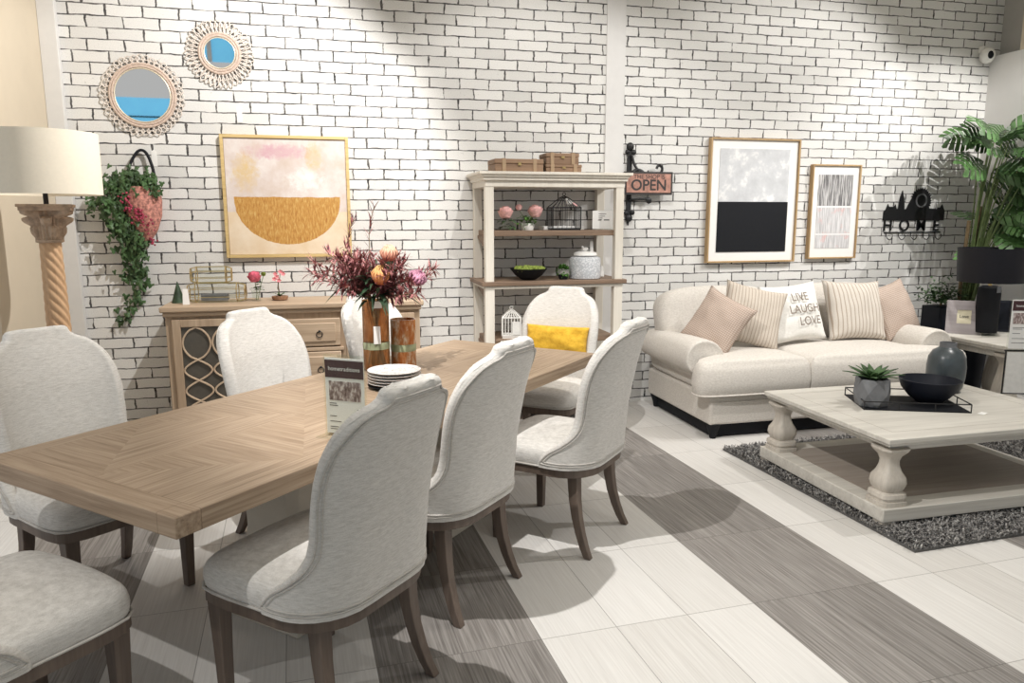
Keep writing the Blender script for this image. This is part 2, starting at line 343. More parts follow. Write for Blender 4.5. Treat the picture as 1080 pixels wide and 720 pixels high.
def amber_mat(name, c1, c2, c3, trans):
    m, nt, b = newmat(name)
    f = noise(nt, coords(nt, (14, 14, 5)), 2.2, 5, 0.7)
    L(nt, ramp(nt, f, [(0.36, c1), (0.52, c2), (0.66, c3)]), b.inputs['Base Color'])
    b.inputs['Roughness'].default_value = 0.12; b.inputs['Transmission Weight'].default_value = trans; b.inputs['IOR'].default_value = 1.3
    return m
M['amber'] = amber_mat('amber_glass', (0.50, 0.22, 0.07), (0.70, 0.38, 0.17), (0.80, 0.55, 0.32), 0.75)
M['mottled'] = amber_mat('mottled_amber_glass', (0.46, 0.13, 0.03), (0.60, 0.28, 0.12), (0.84, 0.74, 0.60), 0.15)
M['green_band'] = plain('green_glass_band', (0.34, 0.38, 0.24), 0.25, var=0.3, scale=20)
def protea_mat(name, low, high, z0, z1):
    m, nt, b = newmat(name)
    t = N(nt, 'ShaderNodeTexCoord'); sp = N(nt, 'ShaderNodeSeparateXYZ'); L(nt, t.outputs['Object'], sp.inputs[0])
    f = math_node(nt, 'DIVIDE', math_node(nt, 'SUBTRACT', sp.outputs[2], z0), z1 - z0)
    L(nt, ramp(nt, f, [(0.0, low), (1.0, high)]), b.inputs['Base Color']); b.inputs['Roughness'].default_value = 0.7
    return m
M['protea_a'] = protea_mat('coral_petal', (0.70, 0.16, 0.11), (0.86, 0.60, 0.42), 0.0, 0.085)
M['protea_b'] = protea_mat('orange_petal', (0.82, 0.20, 0.08), (0.88, 0.55, 0.22), 0.0, 0.09)

def wine_mat():
    m, nt, b = newmat('wine_and_dusty_pink_leaf')
    f = noise(nt, coords(nt), 38, 3)
    L(nt, ramp(nt, f, [(0.32, (0.07, 0.022, 0.028)), (0.48, (0.25, 0.075, 0.08)), (0.66, (0.58, 0.27, 0.26))]), b.inputs['Base Color'])
    b.inputs['Roughness'].default_value = 0.6; return m
M['wine_leaf'] = wine_mat()
def bowl_art():
    m, nt, b = newmat('abstract_bowl_canvas')
    t = N(nt, 'ShaderNodeTexCoord'); sp = N(nt, 'ShaderNodeSeparateXYZ'); L(nt, t.outputs['Object'], sp.inputs[0])
    x, z = sp.outputs[0], sp.outputs[2]
    wob = math_node(nt, 'MULTIPLY', math_node(nt, 'SUBTRACT', noise(nt, coords(nt), 14, 3), 0.5), 0.03)
    n1 = noise(nt, coords(nt), 6, 5, 0.65); n2 = noise(nt, coords(nt, (1, 1, 1), loc=(4, 1, 3)), 30, 5, 0.7); n3 = noise(nt, coords(nt, (90, 1, 22)), 1.0, 3, 0.7)
    up = ramp(nt, n1, [(0.30, (0.62, 0.50, 0.42)), (0.5, (0.69, 0.60, 0.56)), (0.7, (0.78, 0.73, 0.70))])
    lowc = ramp(nt, n1, [(0.3, (0.72, 0.56, 0.38)), (0.7, (0.82, 0.70, 0.55))])
    low = math_node(nt, 'LESS_THAN', math_node(nt, 'ADD', z, wob), -0.105)
    c = mixc(nt, low, up, lowc)
    def blob(cx, cz, rx, rz, soft=0.5, nz=0.7):
        d = math_node(nt, 'ADD', math_node(nt, 'POWER', math_node(nt, 'DIVIDE', math_node(nt, 'SUBTRACT', x, cx), rx), 2.0),
                      math_node(nt, 'POWER', math_node(nt, 'ABSOLUTE', math_node(nt, 'DIVIDE', math_node(nt, 'SUBTRACT', z, cz), rz)), 2.0))
        d = math_node(nt, 'ADD', d, math_node(nt, 'MULTIPLY', math_node(nt, 'SUBTRACT', n2, 0.5), nz * 2))
        return ramp(nt, d, [(1 - soft, 1.0), (1.0, 0.0)])
    patch = ramp(nt, n1, [(0.34, 0.25), (0.62, 1.0)])
    c = mixc(nt, math_node(nt, 'MULTIPLY', blob(-0.05, 0.315, 0.27, 0.06, 0.9, 1.4), math_node(nt, 'MULTIPLY', patch, 0.75)), c, (0.60, 0.28, 0.36))
    c = mixc(nt, math_node(nt, 'MULTIPLY', blob(-0.28, 0.17, 0.10, 0.16, 0.9, 1.4), math_node(nt, 'MULTIPLY', patch, 0.7)), c, (0.66, 0.44, 0.12))
    c = mixc(nt, math_node(nt, 'MULTIPLY', blob(0.19, 0.28, 0.07, 0.12, 0.9, 1.6), math_node(nt, 'MULTIPLY', patch, 0.8)), c, (0.68, 0.46, 0.15))
    c = mixc(nt, math_node(nt, 'MULTIPLY', blob(0.12, 0.12, 0.16, 0.09, 0.9, 1.6), math_node(nt, 'MULTIPLY', patch, 0.85)), c, (0.86, 0.86, 0.84))
    # the bowl: half disc, straight rim at z = 0
    r = math_node(nt, 'ADD', math_node(nt, 'POWER', math_node(nt, 'DIVIDE', x, 0.365), 2.0), math_node(nt, 'POWER', math_node(nt, 'DIVIDE', math_node(nt, 'ABSOLUTE', z), 0.335), 2.2))
    r = math_node(nt, 'ADD', r, math_node(nt, 'MULTIPLY', math_node(nt, 'SUBTRACT', n2, 0.5), 0.10))
    inb = math_node(nt, 'MULTIPLY', math_node(nt, 'LESS_THAN', r, 1.0), math_node(nt, 'LESS_THAN', math_node(nt, 'ADD', z, math_node(nt, 'MULTIPLY', wob, 0.5)), 0.0))
    bc = ramp(nt, n3, [(0.28, (0.36, 0.14, 0.03)), (0.5, (0.53, 0.27, 0.06)), (0.72, (0.66, 0.46, 0.17))])
    c = mixc(nt, inb, c, bc)
    L(nt, c, b.inputs['Base Color']); b.inputs['Roughness'].default_value = 0.6
    return m
M['bowl_art'] = bowl_art()
def plaster_art():
    m, nt, b = newmat('grey_plaster_paint')
    f = noise(nt, coords(nt), 9, 6, 0.6)
    L(nt, ramp(nt, f, [(0.35, (0.52, 0.53, 0.55)), (0.55, (0.60, 0.61, 0.63)), (0.66, (0.80, 0.80, 0.80))]), b.inputs['Base Color'])
    b.inputs['Roughness'].default_value = 0.7; bump(nt, b, f, 0.5, 0.01); return m
M['plaster_art'] = plaster_art()
def lines_art():
    m, nt, b = newmat('grey_line_print')
    t = N(nt, 'ShaderNodeTexCoord'); sp = N(nt, 'ShaderNodeSeparateXYZ'); L(nt, t.outputs['Object'], sp.inputs[0])
    x, z = sp.outputs[0], sp.outputs[2]
    n1 = noise(nt, coords(nt, (110, 1, 5)), 1.0, 3, 0.6); n2 = noise(nt, coords(nt), 16, 4)
    a = ramp(nt, n1, [(0.42, (0.12, 0.115, 0.12)), (0.60, (0.62, 0.61, 0.61))])
    d = ramp(nt, n1, [(0.40, (0.46, 0.45, 0.46)), (0.60, (0.76, 0.75, 0.76))])
    d = mixc(nt, math_node(nt, 'MULTIPLY', ramp(nt, n2, [(0.55, 0.0), (0.70, 1.0)]), 0.6), d, (0.72, 0.40, 0.38))
    c = mixc(nt, math_node(nt, 'GREATER_THAN', z, 0.045), d, a)
    gap = math_node(nt, 'MAXIMUM', math_node(nt, 'LESS_THAN', math_node(nt, 'ABSOLUTE', math_node(nt, 'SUBTRACT', z, 0.045)), 0.007), math_node(nt, 'LESS_THAN', math_node(nt, 'ABSOLUTE', math_node(nt, 'ADD', z, 0.19)), 0.006))
    c = mixc(nt, gap, c, (0.84, 0.83, 0.83))
    L(nt, c, b.inputs['Base Color']); b.inputs['Roughness'].default_value = 0.8; return m
M['lines_art'] = lines_art()
def photo_mat():
    m, nt, b = newmat('printed_room_photo')
    f = noise(nt, coords(nt, (1.4, 1, 0.7)), 60, 4)
    L(nt, ramp(nt, f, [(0.32, (0.10, 0.06, 0.055)), (0.5, (0.30, 0.22, 0.21)), (0.64, (0.70, 0.63, 0.61))]), b.inputs['Base Color'])
    b.inputs['Roughness'].default_value = 0.6; return m
M['photo'] = photo_mat()
def rug_mat():
    m, nt, b = newmat('charcoal_shag')
    f = noise(nt, coords(nt), 55, 2)
    L(nt, ramp(nt, f, [(0.32, (0.045, 0.044, 0.045)), (0.5, (0.20, 0.19, 0.185)), (0.68, (0.50, 0.49, 0.47))]), b.inputs['Base Color'])
    b.inputs['Roughness'].default_value = 0.9; return m
M['shag'] = rug_mat()
def jar_mat():
    m, nt, b = newmat('patterned_white_glaze')
    v = N(nt, 'ShaderNodeTexVoronoi'); v.inputs['Scale'].default_value = 75
    L(nt, coords(nt), v.inputs['Vector'])
    L(nt, ramp(nt, v.outputs['Distance'], [(0.25, (0.74, 0.75, 0.77)), (0.55, (0.50, 0.52, 0.55))]), b.inputs['Base Color'])
    b.inputs['Roughness'].default_value = 0.35; return m
M['jar'] = jar_mat()

# ------------------------------------------------------------------ object helpers
def tag(o, label=None, cat=None, group=None, kind=None):
    if label: o['label'] = label
    if cat: o['category'] = cat
    if group: o['group'] = group
    if kind: o['kind'] = kind
    return o
def empty(name, loc=(0, 0, 0), rz=0.0, label=None, cat=None, group=None):
    o = bpy.data.objects.new(name, None); COL.objects.link(o); o.empty_display_size = 0.1
    o.location = loc; o.rotation_euler = (0, 0, rz)
    return tag(o, label, cat, group)
class MB:
    def __init__(s): s.bm = bmesh.new()
    def _t(s, vs, mat):
        if mat is not None: bmesh.ops.transform(s.bm, matrix=mat, verts=vs)
    def box(s, c, d, mat=None):
        r = bmesh.ops.create_cube(s.bm, size=1.0); vs = r['verts']
        for v in vs: v.co = Vector((v.co.x * d[0] + c[0], v.co.y * d[1] + c[1], v.co.z * d[2] + c[2]))
        s._t(vs, mat); return s
    def bx(s, x0, x1, y0, y1, z0, z1): return s.box(((x0+x1)/2, (y0+y1)/2, (z0+z1)/2), (x1-x0, y1-y0, z1-z0))
    def lathe(s, prof, c=(0, 0, 0), n=32, sq=None, mat=None, cap=True):
        """prof: list of (r, z). sq: superellipse power for rounded-square sections."""
        rings = []
        for r, z in prof:
            ring = []
            for i in range(n):
                a = 2 * PI * i / n + (PI / n if sq else 0); ca, sa = math.cos(a), math.sin(a)
                k = 1.0
                if sq: k = (abs(ca) ** sq + abs(sa) ** sq) ** (-1.0 / sq)
                ring.append(s.bm.verts.new((c[0] + r * k * ca, c[1] + r * k * sa, c[2] + z)))
            rings.append(ring)
        for a, b in zip(rings, rings[1:]):
            for i in range(n):
                j = (i + 1) % n; s.bm.faces.new((a[i], a[j], b[j], b[i]))
        if cap:
            s.bm.faces.new(rings[0][::-1]); s.bm.faces.new(rings[-1])
        if mat is not None: s._t([v for r in rings for v in r], mat)
        return s
    def tube(s, pts, r, n=8, closed=False, cap=True):
        pts = [Vector(p) for p in pts]; m = len(pts)
        rs = r if isinstance(r, (list, tuple)) else [r] * m
        rings = []; up = None
        for i, p in enumerate(pts):
            if closed: d = pts[(i + 1) % m] - pts[i - 1]
            else: d = pts[min(i + 1, m - 1)] - pts[max(i - 1, 0)]
            if d.length < 1e-9: d = Vector((0, 0, 1))
            d.normalize()
            if up is None:
                up = Vector((0, 0, 1)) if abs(d.z) < 0.9 else Vector((1, 0, 0))
            up = (up - d * up.dot(d))
            if up.length < 1e-6: up = d.orthogonal()
            up.normalize(); sd = d.cross(up)
            rings.append([s.bm.verts.new(p + (sd * math.cos(2*PI*k/n + PI/4) + up * math.sin(2*PI*k/n + PI/4)) * rs[i]) for k in range(n)])
        pairs = list(zip(rings, rings[1:])) + ([(rings[-1], rings[0])] if closed else [])
        for a, b in pairs:
            for k in range(n):
                j = (k + 1) % n; s.bm.faces.new((a[k], b[k], b[j], a[j]))
        if cap and not closed:
            s.bm.faces.new(rings[0]); s.bm.faces.new(rings[-1][::-1])
        return s
    def cyl(s, p0, p1, r, n=12): return s.tube([p0, p1], r, n)
    def prism(s, poly, y0, y1, mat=None):
        """polygon in the xz plane pushed along y"""
        a = [s.bm.verts.new((x, y0, z)) for x, z in poly]; b = [s.bm.verts.new((x, y1, z)) for x, z in poly]
        n = len(poly); s.bm.faces.new(a); s.bm.faces.new(b[::-1])
        for i in range(n):
            j = (i + 1) % n; s.bm.faces.new((a[i], b[i], b[j], a[j]))
        s._t(a + b, mat); return s
    def loft(s, rings, cap=True, closed=True):
        R = [[s.bm.verts.new(p) for p in r] for r in rings]; n = len(R[0])
        for a, b in zip(R, R[1:]):
            for i in range(n if closed else n - 1):
                j = (i + 1) % n; s.bm.faces.new((a[i], a[j], b[j], b[i]))
        if cap: s.bm.faces.new(R[0][::-1]); s.bm.faces.new(R[-1])
        return s
    def ball(s, c, r, sx=1, sy=1, sz=1, u=14, v=9):
        res = bmesh.ops.create_uvsphere(s.bm, u_segments=u, v_segments=v, radius=r)
        for w in res['verts']: w.co = Vector((w.co.x * sx + c[0], w.co.y * sy + c[1], w.co.z * sz + c[2]))
        return s
    def face(s, pts): s.bm.faces.new([s.bm.verts.new(p) for p in pts]); return s
    def build(s, name, mat, parent=None, loc=None, rot=None, bevel=0.0, seg=2, sub=0, smooth=True, angle=40, label=None):
        bmesh.ops.recalc_face_normals(s.bm, faces=s.bm.faces[:])
        me = bpy.data.meshes.new(name); s.bm.to_mesh(me); s.bm.free()
        me.materials.append(mat)
        if smooth:
            me.shade_smooth()
            if not sub: me.set_sharp_from_angle(angle=rad(angle))
        o = bpy.data.objects.new(name, me); COL.objects.link(o)
        if parent: o.parent = parent
        if loc: o.location = loc
        if rot: o.rotation_euler = rot
        if bevel:
            md = o.modifiers.new('bevel', 'BEVEL'); md.width = bevel; md.segments = seg; md.limit_method = 'ANGLE'; md.angle_limit = rad(35); md.harden_normals = False
        if sub:
            md = o.modifiers.new('sub', 'SUBSURF'); md.levels = sub; md.render_levels = sub
        if label: o['label'] = label
        return o
def rawmesh(name, verts, faces, mat, parent=None, smooth=False):
    me = bpy.data.meshes.new(name); me.from_pydata(verts, [], faces); me.materials.append(mat)
    if smooth: me.shade_smooth()
    o = bpy.data.objects.new(name, me); COL.objects.link(o)
    if parent: o.parent = parent
    return o
def copy_tree(o, parent=None):
    c = o.copy(); COL.objects.link(c)
    c.parent = parent
    for ch in list(o.children): copy_tree(ch, c)
    return c
def text(name, body, size, mat, parent=None, loc=(0, 0, 0), rot=(PI/2, 0, 0), extrude=0.001, align='CENTER', bold=0.0, xs=1.0):
    cu = bpy.data.curves.new(name, 'FONT'); cu.body = body; cu.size = size; cu.extrude = extrude; cu.align_x = align; cu.align_y = 'CENTER'; cu.offset = bold
    t = bpy.data.objects.new(name + '_tmp', cu); COL.objects.link(t)
    bpy.context.view_layer.update()
    dg = bpy.context.evaluated_depsgraph_get()
    me = bpy.data.meshes.new_from_object(t.evaluated_get(dg)); me.name = name
    bpy.data.objects.remove(t); bpy.data.curves.remove(cu)
    for v in me.vertices: v.co.x *= xs
    me.materials.clear(); me.materials.append(mat)
    o = bpy.data.objects.new(name, me); COL.objects.link(o)
    if parent: o.parent = parent
    o.location = loc; o.rotation_euler = rot
    return o
def lerp(a, b, t): return a + (b - a) * t
def sm(t): t = max(0, min(1, t)); return t * t * (3 - 2 * t)
def pw(table, z):
    if z <= table[0][0]: return table[0][1]
    for (a, fa), (b, fb) in zip(table, table[1:]):
        if z <= b: return lerp(fa, fb, (z - a) / (b - a))
    return table[-1][1]
def catmull(pts, n=8, closed=False):
    out = []; m = len(pts); P = [Vector(p) for p in pts]
    rng = range(m) if closed else range(m - 1)
    for i in rng:
        p0 = P[(i - 1) % m] if closed or i > 0 else P[0]; p1 = P[i]; p2 = P[(i + 1) % m]; p3 = P[(i + 2) % m] if closed or i + 2 < m else P[-1]
        for k in range(n):
            t = k / n
            out.append(0.5 * ((2*p1) + (p2 - p0) * t + (2*p0 - 5*p1 + 4*p2 - p3) * t*t + (3*p1 - p0 - 3*p2 + p3) * t**3))
    if not closed: out.append(P[-1])
    return out
def structure(o, name=None):
    o['kind'] = 'structure'
    if name: o.name = name
    return o

# ------------------------------------------------------------------ the room
YW = 5.65; CEIL = 3.95; XL = -1.735; XR = 5.80
structure(MB().bx(XL - 0.3, XR + 0.4, -4.0, YW + 0.2, -0.1, 0).build('floor', M['floor'], smooth=False))
structure(MB().bx(XL - 0.3, XR + 0.4, YW, YW + 0.2, 0, CEIL).build('wall_back', M['brick'], smooth=False))
structure(MB().bx(XL - 0.2, XL, 4.55, YW, 0, CEIL).build('wall_left', M['beige'], smooth=False))
structure(MB().bx(XL, -1.63, YW - 0.05, YW, 0, CEIL).build('trim_1', M['strip'], bevel=0.004))
structure(MB().bx(2.170, 2.325, YW - 0.014, YW, 0, CEIL).build('trim_2', M['strip'], bevel=0.003))
w = MB().bx(XR, XR + 0.25, 1.0, YW, 0, 2.93); structure(w.build('wall_right', M['white_wall'], smooth=False))
w = MB().bx(XR + 0.10, XR + 0.4, 1.0, YW, 2.93, CEIL); structure(w.build('trim_3', M['grey_wall'], smooth=False))
structure(MB().bx(XR, XR + 0.10, 5.28, 5.36, 2.93, CEIL).build('trim_4', M['beige'], bevel=0.003))
structure(MB().bx(XL - 0.3, XR + 0.4, -4.0, YW + 0.2, CEIL, CEIL + 0.1).build('ceiling', M['ceiling'], smooth=False))

structure(MB().bx(-7.0, 2.0, -4.15, -4.0, 2.85, 3.70).build('trim_5', M['blue'], smooth=False))   # blue fascia across the aisle, seen in the mirrors
structure(MB().bx(-1.95, -1.87, -4.0, -3.97, 2.85, 3.70).build('trim_6', M['strip'], smooth=False))
structure(MB().bx(-7.0, 2.0, -3.995, -3.985, 3.35, 3.375).build('trim_7', M['black'], smooth=False))
# ------------------------------------------------------------------ dining table
TC = Vector((0.183, 3.302, 0)); TA = rad(46.0)
tu = Vector((math.cos(TA), math.sin(TA), 0)); tv = Vector((-math.sin(TA), math.cos(TA), 0))
TL, TW, TZ = 2.727, 0.985, 0.76
table = empty('dining_table', TC, TA, 'long oak dining table with parquet top and cream pedestals', 'table')
MB().bx(-TL/2, TL/2, -TW/2, TW/2, TZ - 0.062, TZ).build('tabletop', M['parquet'], table, bevel=0.004)
MB().bx(-TL/2 + 0.12, TL/2 - 0.12, -TW/2 + 0.12, TW/2 - 0.12, TZ - 0.11, TZ - 0.062).build('apron', M['table_edge'], table, bevel=0.003)
for sx in (-1, 1):
    p = MB()
    px = sx * 0.50
    prof = [(0.24, 0.10), (0.20, 0.13), (0.165, 0.20), (0.15, 0.34), (0.155, 0.50), (0.19, 0.58), (0.25, 0.62), (0.27, 0.65)]
    p.lathe(prof, (px, 0, 0), 24, sq=5)
    p.box((px, 0, 0.05), (0.46, 0.46, 0.10))
    p.build('pedestal', M['pedestal'], table, bevel=0.004)

# ------------------------------------------------------------------ dining chairs
OUT = [(1.072, 0.080), (1.0715, 0.100), (1.068, 0.118), (1.060, 0.128), (1.040, 0.136), (1.029, 0.154), (1.017, 0.192), (0.996, 0.232), (0.958, 0.270),
       (0.918, 0.298), (0.868, 0.314), (0.815, 0.320), (0.755, 0.317), (0.700, 0.309), (0.650, 0.304), (0.605, 0.312), (0.562, 0.340),
       (0.518, 0.392), (0.484, 0.440), (0.456, 0.464), (0.428, 0.466), (0.416, 0.466)]
YREAR = [(0.41, -0.292), (0.50, -0.298), (0.65, -0.316), (0.85, -0.360), (1.072, -0.422)]
HWB, RCB = 0.292, 0.175
def upath(sg, hw=HWB, rc=RCB):
    """U shaped plan of the shell: sg is the length along it from the middle of the back"""
    f = hw - rc; a = abs(sg); k = 1 if sg >= 0 else -1
    if a <= f: return k * a, 0.0
    t = (a - f) / rc
    if t <= PI/2: return k * (f + rc * math.sin(t)), rc * (1 - math.cos(t))
    return k * hw, rc + (a - f - rc * PI/2)
def rearp(sg, z):
    t = sm((z - 0.45) / 0.45)
    x, y = upath(sg, lerp(0.292, 0.315, t), lerp(0.180, 0.265, t))
    return Vector((x, pw(YREAR, z) + y * lerp(1.0, 0.72, t), z))
def chair_back():
    zs = [0.416, 0.430, 0.443, 0.456, 0.470, 0.484, 0.500, 0.518, 0.540, 0.562, 0.584, 0.605, 0.628, 0.650, 0.680, 0.715, 0.755, 0.79, 0.82, 0.85, 0.88, 0.91, 0.935, 0.955, 0.972, 0.988, 1.001, 1.012, 1.021, 1.027, 1.033, 1.038, 1.043, 1.047, 1.053, 1.058, 1.062, 1.066, 1.069, 1.071, 1.072]
    half = [0, 0.10, 0.20, 0.30, 0.40, 0.50, 0.59, 0.67, 0.74, 0.80, 0.85, 0.89, 0.92, 0.945, 0.965, 0.98, 0.99, 0.997, 1.0]
    ss = [-v for v in half[:0:-1]] + half
    OA = OUT[::-1]
    sig = lambda z: pw(OA, z)
    poly = []
    for (z0, s0), (z1, s1) in zip(OUT, OUT[1:]):
        for k in range(6): poly.append((lerp(s0, s1, k/6), lerp(z0, z1, k/6)))
    poly = [(k * 0.01, 1.072) for k in range(6)] + poly
    def edge_d(sg, z):
        a = abs(sg); return min(math.hypot(a - p, z - q) for p, q in poly)
    mb = MB(); bm = mb.bm
    R, Fv = [], []
    for z in zs:
        r, f = [], []
        for q in ss:
            sg = q * sig(z); p = rearp(sg, z); e = 2e-3
            du = rearp(sg + e, z) - rearp(sg - e, z); dv = rearp(sg, z + e) - rearp(sg, z - e)
            nn = du.cross(dv).normalized()
            if nn.dot(Vector((-p.x, 0.10 - p.y, 0))) < 0: nn = -nn
            d = 0.0 if abs(q) == 1.0 or z == zs[-1] else edge_d(sg, z)
            rho = 0.022
            rr = math.sqrt(max(0, 1 - (1 - min(1, d / rho)) ** 2))
            th = lerp(0.044, 0.056, sm((z - 0.47) / 0.17)) + 0.010 * sm(d / 0.2)
            r.append(bm.verts.new(p + nn * th * 0.5 * (1 - rr))); f.append(bm.verts.new(p + nn * th * (0.5 + 0.5 * rr)))
        R.append(r); Fv.append(f)
    n = len(ss)
    for j in range(len(zs) - 1):
        for i in range(n - 1):
            bm.faces.new((R[j][i], R[j][i+1], R[j+1][i+1], R[j+1][i])); bm.faces.new((Fv[j][i], Fv[j+1][i], Fv[j+1][i+1], Fv[j][i+1]))
    for i in range(n - 1): bm.faces.new((R[0][i+1], R[0][i], Fv[0][i], Fv[0][i+1]))
    bmesh.ops.remove_doubles(bm, verts=bm.verts[:], dist=0.0004)
    def line(inset):
        pts = []
        for z, sg in OUT[::-1]:
            zz = min(z, 1.072 - inset) if z > 0.6 else max(z, 0.420 + inset * 0.6)
            q = max(0.02, sg - inset * (1.0 if z < 1.03 else 1.0))
            if not pts or abs(pts[-1][0] - q) + abs(pts[-1][1] - zz) > 0.004: pts.append((q, zz))
        full = [(0.0, 0.420 + inset * 0.6), (0.15, 0.420 + inset*0.6), (0.30, 0.420 + inset*0.6)] + pts
        full = full + [(-q, z) for q, z in full[:0:-1]]
        cm_ = catmull([Vector((q, 0, z)) for q, z in full], 3, closed=True)
        return [rearp(p.x, p.z) + Vector((0, -0.001, 0)) for p in cm_]
    return mb, line(0.040), line(0.024)
def seat_plan():
    P = [(0.0, 0.270), (0.12, 0.267), (0.20, 0.260), (0.248, 0.245), (0.274, 0.215), (0.283, 0.16), (0.285, 0.09)]
    for k in range(0, 12):
        x, y = upath(0.47 - 0.47 * k / 11, 0.282, 0.175); P.append((x, y - 0.282))
    return P + [(-x, y) for x, y in P[-2:0:-1]]
def make_chair(name, label):
    t = empty(name, (0, 0, 0), 0, label, 'chair', 'upholstered dining chairs around the table')
    plan = seat_plan()
    def ring(k, z, dy=0): return [Vector((x * k, (y - 0.02) * k + 0.02 + dy, z)) for x, y in plan]
    mb = MB().loft([ring(0.95, 0.412), ring(0.985, 0.415), ring(1.0, 0.428), ring(1.012, 0.452), ring(1.0, 0.478), ring(0.955, 0.498), ring(0.85, 0.510), ring(0.6, 0.520), ring(0.25, 0.524)])
    mb.build('seat', M['chair_fabric'], t, sub=1)
    MB().tube(ring(1.004, 0.419), 0.0045, 6, closed=True).build('welt', M['chair_welt'], t)
    mb, w, w2 = chair_back()
    bk = mb.build('backrest', M['chair_fabric'], t, angle=75)
    MB().tube(w, 0.0038, 6, closed=True).build('welt', M['chair_welt'], bk)
    MB().tube(w2, 0.0038, 6, closed=True).build('welt', M['chair_welt'], bk)
    MB().loft([ring(0.93, 0.372), ring(0.990, 0.376), ring(0.990, 0.412), ring(0.93, 0.414)]).build('seat_frame', M['chair_wood'], t)
    for sx in (-1, 1):
        def sq(cx, cy, z, h): return [Vector((cx + a * h, cy + b * h, z)) for a, b in ((-1, -1), (1, -1), (1, 1), (-1, 1))]
        MB().loft([sq(sx*0.226, 0.205, 0, 0.017), sq(sx*0.228, 0.205, 0.2, 0.021), sq(sx*0.230, 0.205, 0.374, 0.026)]).build('leg', M['chair_wood'], t, bevel=0.003)
        path = [(0.225, -0.275, 0, 0.016), (0.218, -0.250, 0.05, 0.0175), (0.212, -0.228, 0.11, 0.019), (0.207, -0.209, 0.18, 0.0205), (0.203, -0.196, 0.26, 0.0225), (0.200, -0.188, 0.374, 0.025)]
        MB().loft([sq(sx*x, y, z, h) for x, y, z, h in path]).build('leg', M['chair_wood'], t, bevel=0.003)
    return t
def rotz(v, a): return Vector((v[0]*math.cos(a) - v[1]*math.sin(a), v[0]*math.sin(a) + v[1]*math.cos(a), 0))
chair0 = make_chair('dining_chair', 'x')
first = [True]
def put_chair(world_xy, local_xy, ang, label):
    o = chair0 if first[0] else copy_tree(chair0); first[0] = False
    a = rad(ang); q = rotz(local_xy, a)
    o.location = (world_xy[0] - q.x, world_xy[1] - q.y, 0); o.rotation_euler = (0, 0, a); o['label'] = label
    return o
cA = put_chair((0.295, 2.285), (0.225, -0.275), 46, 'upholstered chair seen from behind, nearest the camera at the table')
cB = put_chair((0.590, 2.722), (0, -0.275), 46, 'upholstered chair seen from behind, middle of the near long side, beside the plates')
cC = put_chair((1.256, 3.133), (0, -0.275), 46, 'upholstered chair seen from behind, pulled out from the table corner nearest the sofa')
cE = put_chair((-0.618, 3.162), (-0.226, 0.205), 223, 'upholstered chair facing us at the left edge, in front of the column lamp')
cF = put_chair((-0.389, 3.90), (0, -0.38), 226, 'upholstered chair facing us in front of the left sideboard door')
cG = put_chair((0.205, 4.50), (0, -0.38), 226, 'upholstered chair facing us, half hidden behind the amber vases')
cD = put_chair((1.535, 4.65), (0, -0.38), 140, 'upholstered chair at the far table end carrying a yellow pillow')
cH = put_chair((-0.573, 2.161), (0.262, 0.245), -44, 'upholstered chair cut by the bottom left corner, only its seat in view')

# ------------------------------------------------------------------ cushions
def pillow_mesh(w, h, t, pinch=0.10, n=20, wr=0.006, seed=0):
    verts, faces, idx = [], [], {}
    for side in (1, -1):
        for i in range(n + 1):
            for j in range(n + 1):
                a = -1 + 2*i/n; b = -1 + 2*j/n
                edge = i in (0, n) or j in (0, n)
                if side == -1 and edge: idx[(side, i, j)] = idx[(1, i, j)]; continue
                x = a * (1 - pinch * (1 - b*b) * abs(a)) * w/2; z = b * (1 - pinch * (1 - a*a) * abs(b)) * h/2
                y = 0 if edge else side * t/2 * ((1 - a*a) * (1 - b*b)) ** 0.42
                nz = mnoise.noise(Vector((a*2.2 + seed, b*2.2, side*3.0))) * wr * (0 if edge else 1)
                idx[(side, i, j)] = len(verts); verts.append((x, -y - nz, z))
        for i in range(n):
            for j in range(n):
                q = [idx[(side, i, j)], idx[(side, i+1, j)], idx[(side, i+1, j+1)], idx[(side, i, j+1)]]
                faces.append(q if side == 1 else q[::-1])
    return verts, faces
def pillow(name, w, h, t, mat, loc, lean, rz, roll, label, cat='pillow', group=None, seed=0, pinch=0.09):
    v, f = pillow_mesh(w, h, t, pinch, 22, 0.014, seed)
    o = rawmesh(name, v, f, mat, smooth=True)
    o.rotation_euler = (Matrix.Rotation(rz, 3, 'Z') @ Matrix.Rotation(lean, 3, 'X') @ Matrix.Rotation(roll, 3, 'Y')).to_euler()
    o.location = loc
    return tag(o, label, cat, group)
# yellow lumbar pillow on the far chair
a = rad(140); q = rotz((0.0, -0.215), a)
pl = pillow('lumbar_pillow', 0.44, 0.20, 0.12, M['yellow'], (cD.location.x + q.x, cD.location.y + q.y, 0.74), rad(-12), a + PI, 0, 'mustard yellow velvet lumbar pillow on the chair at the far table end', 'pillow', seed=5, pinch=0.05)

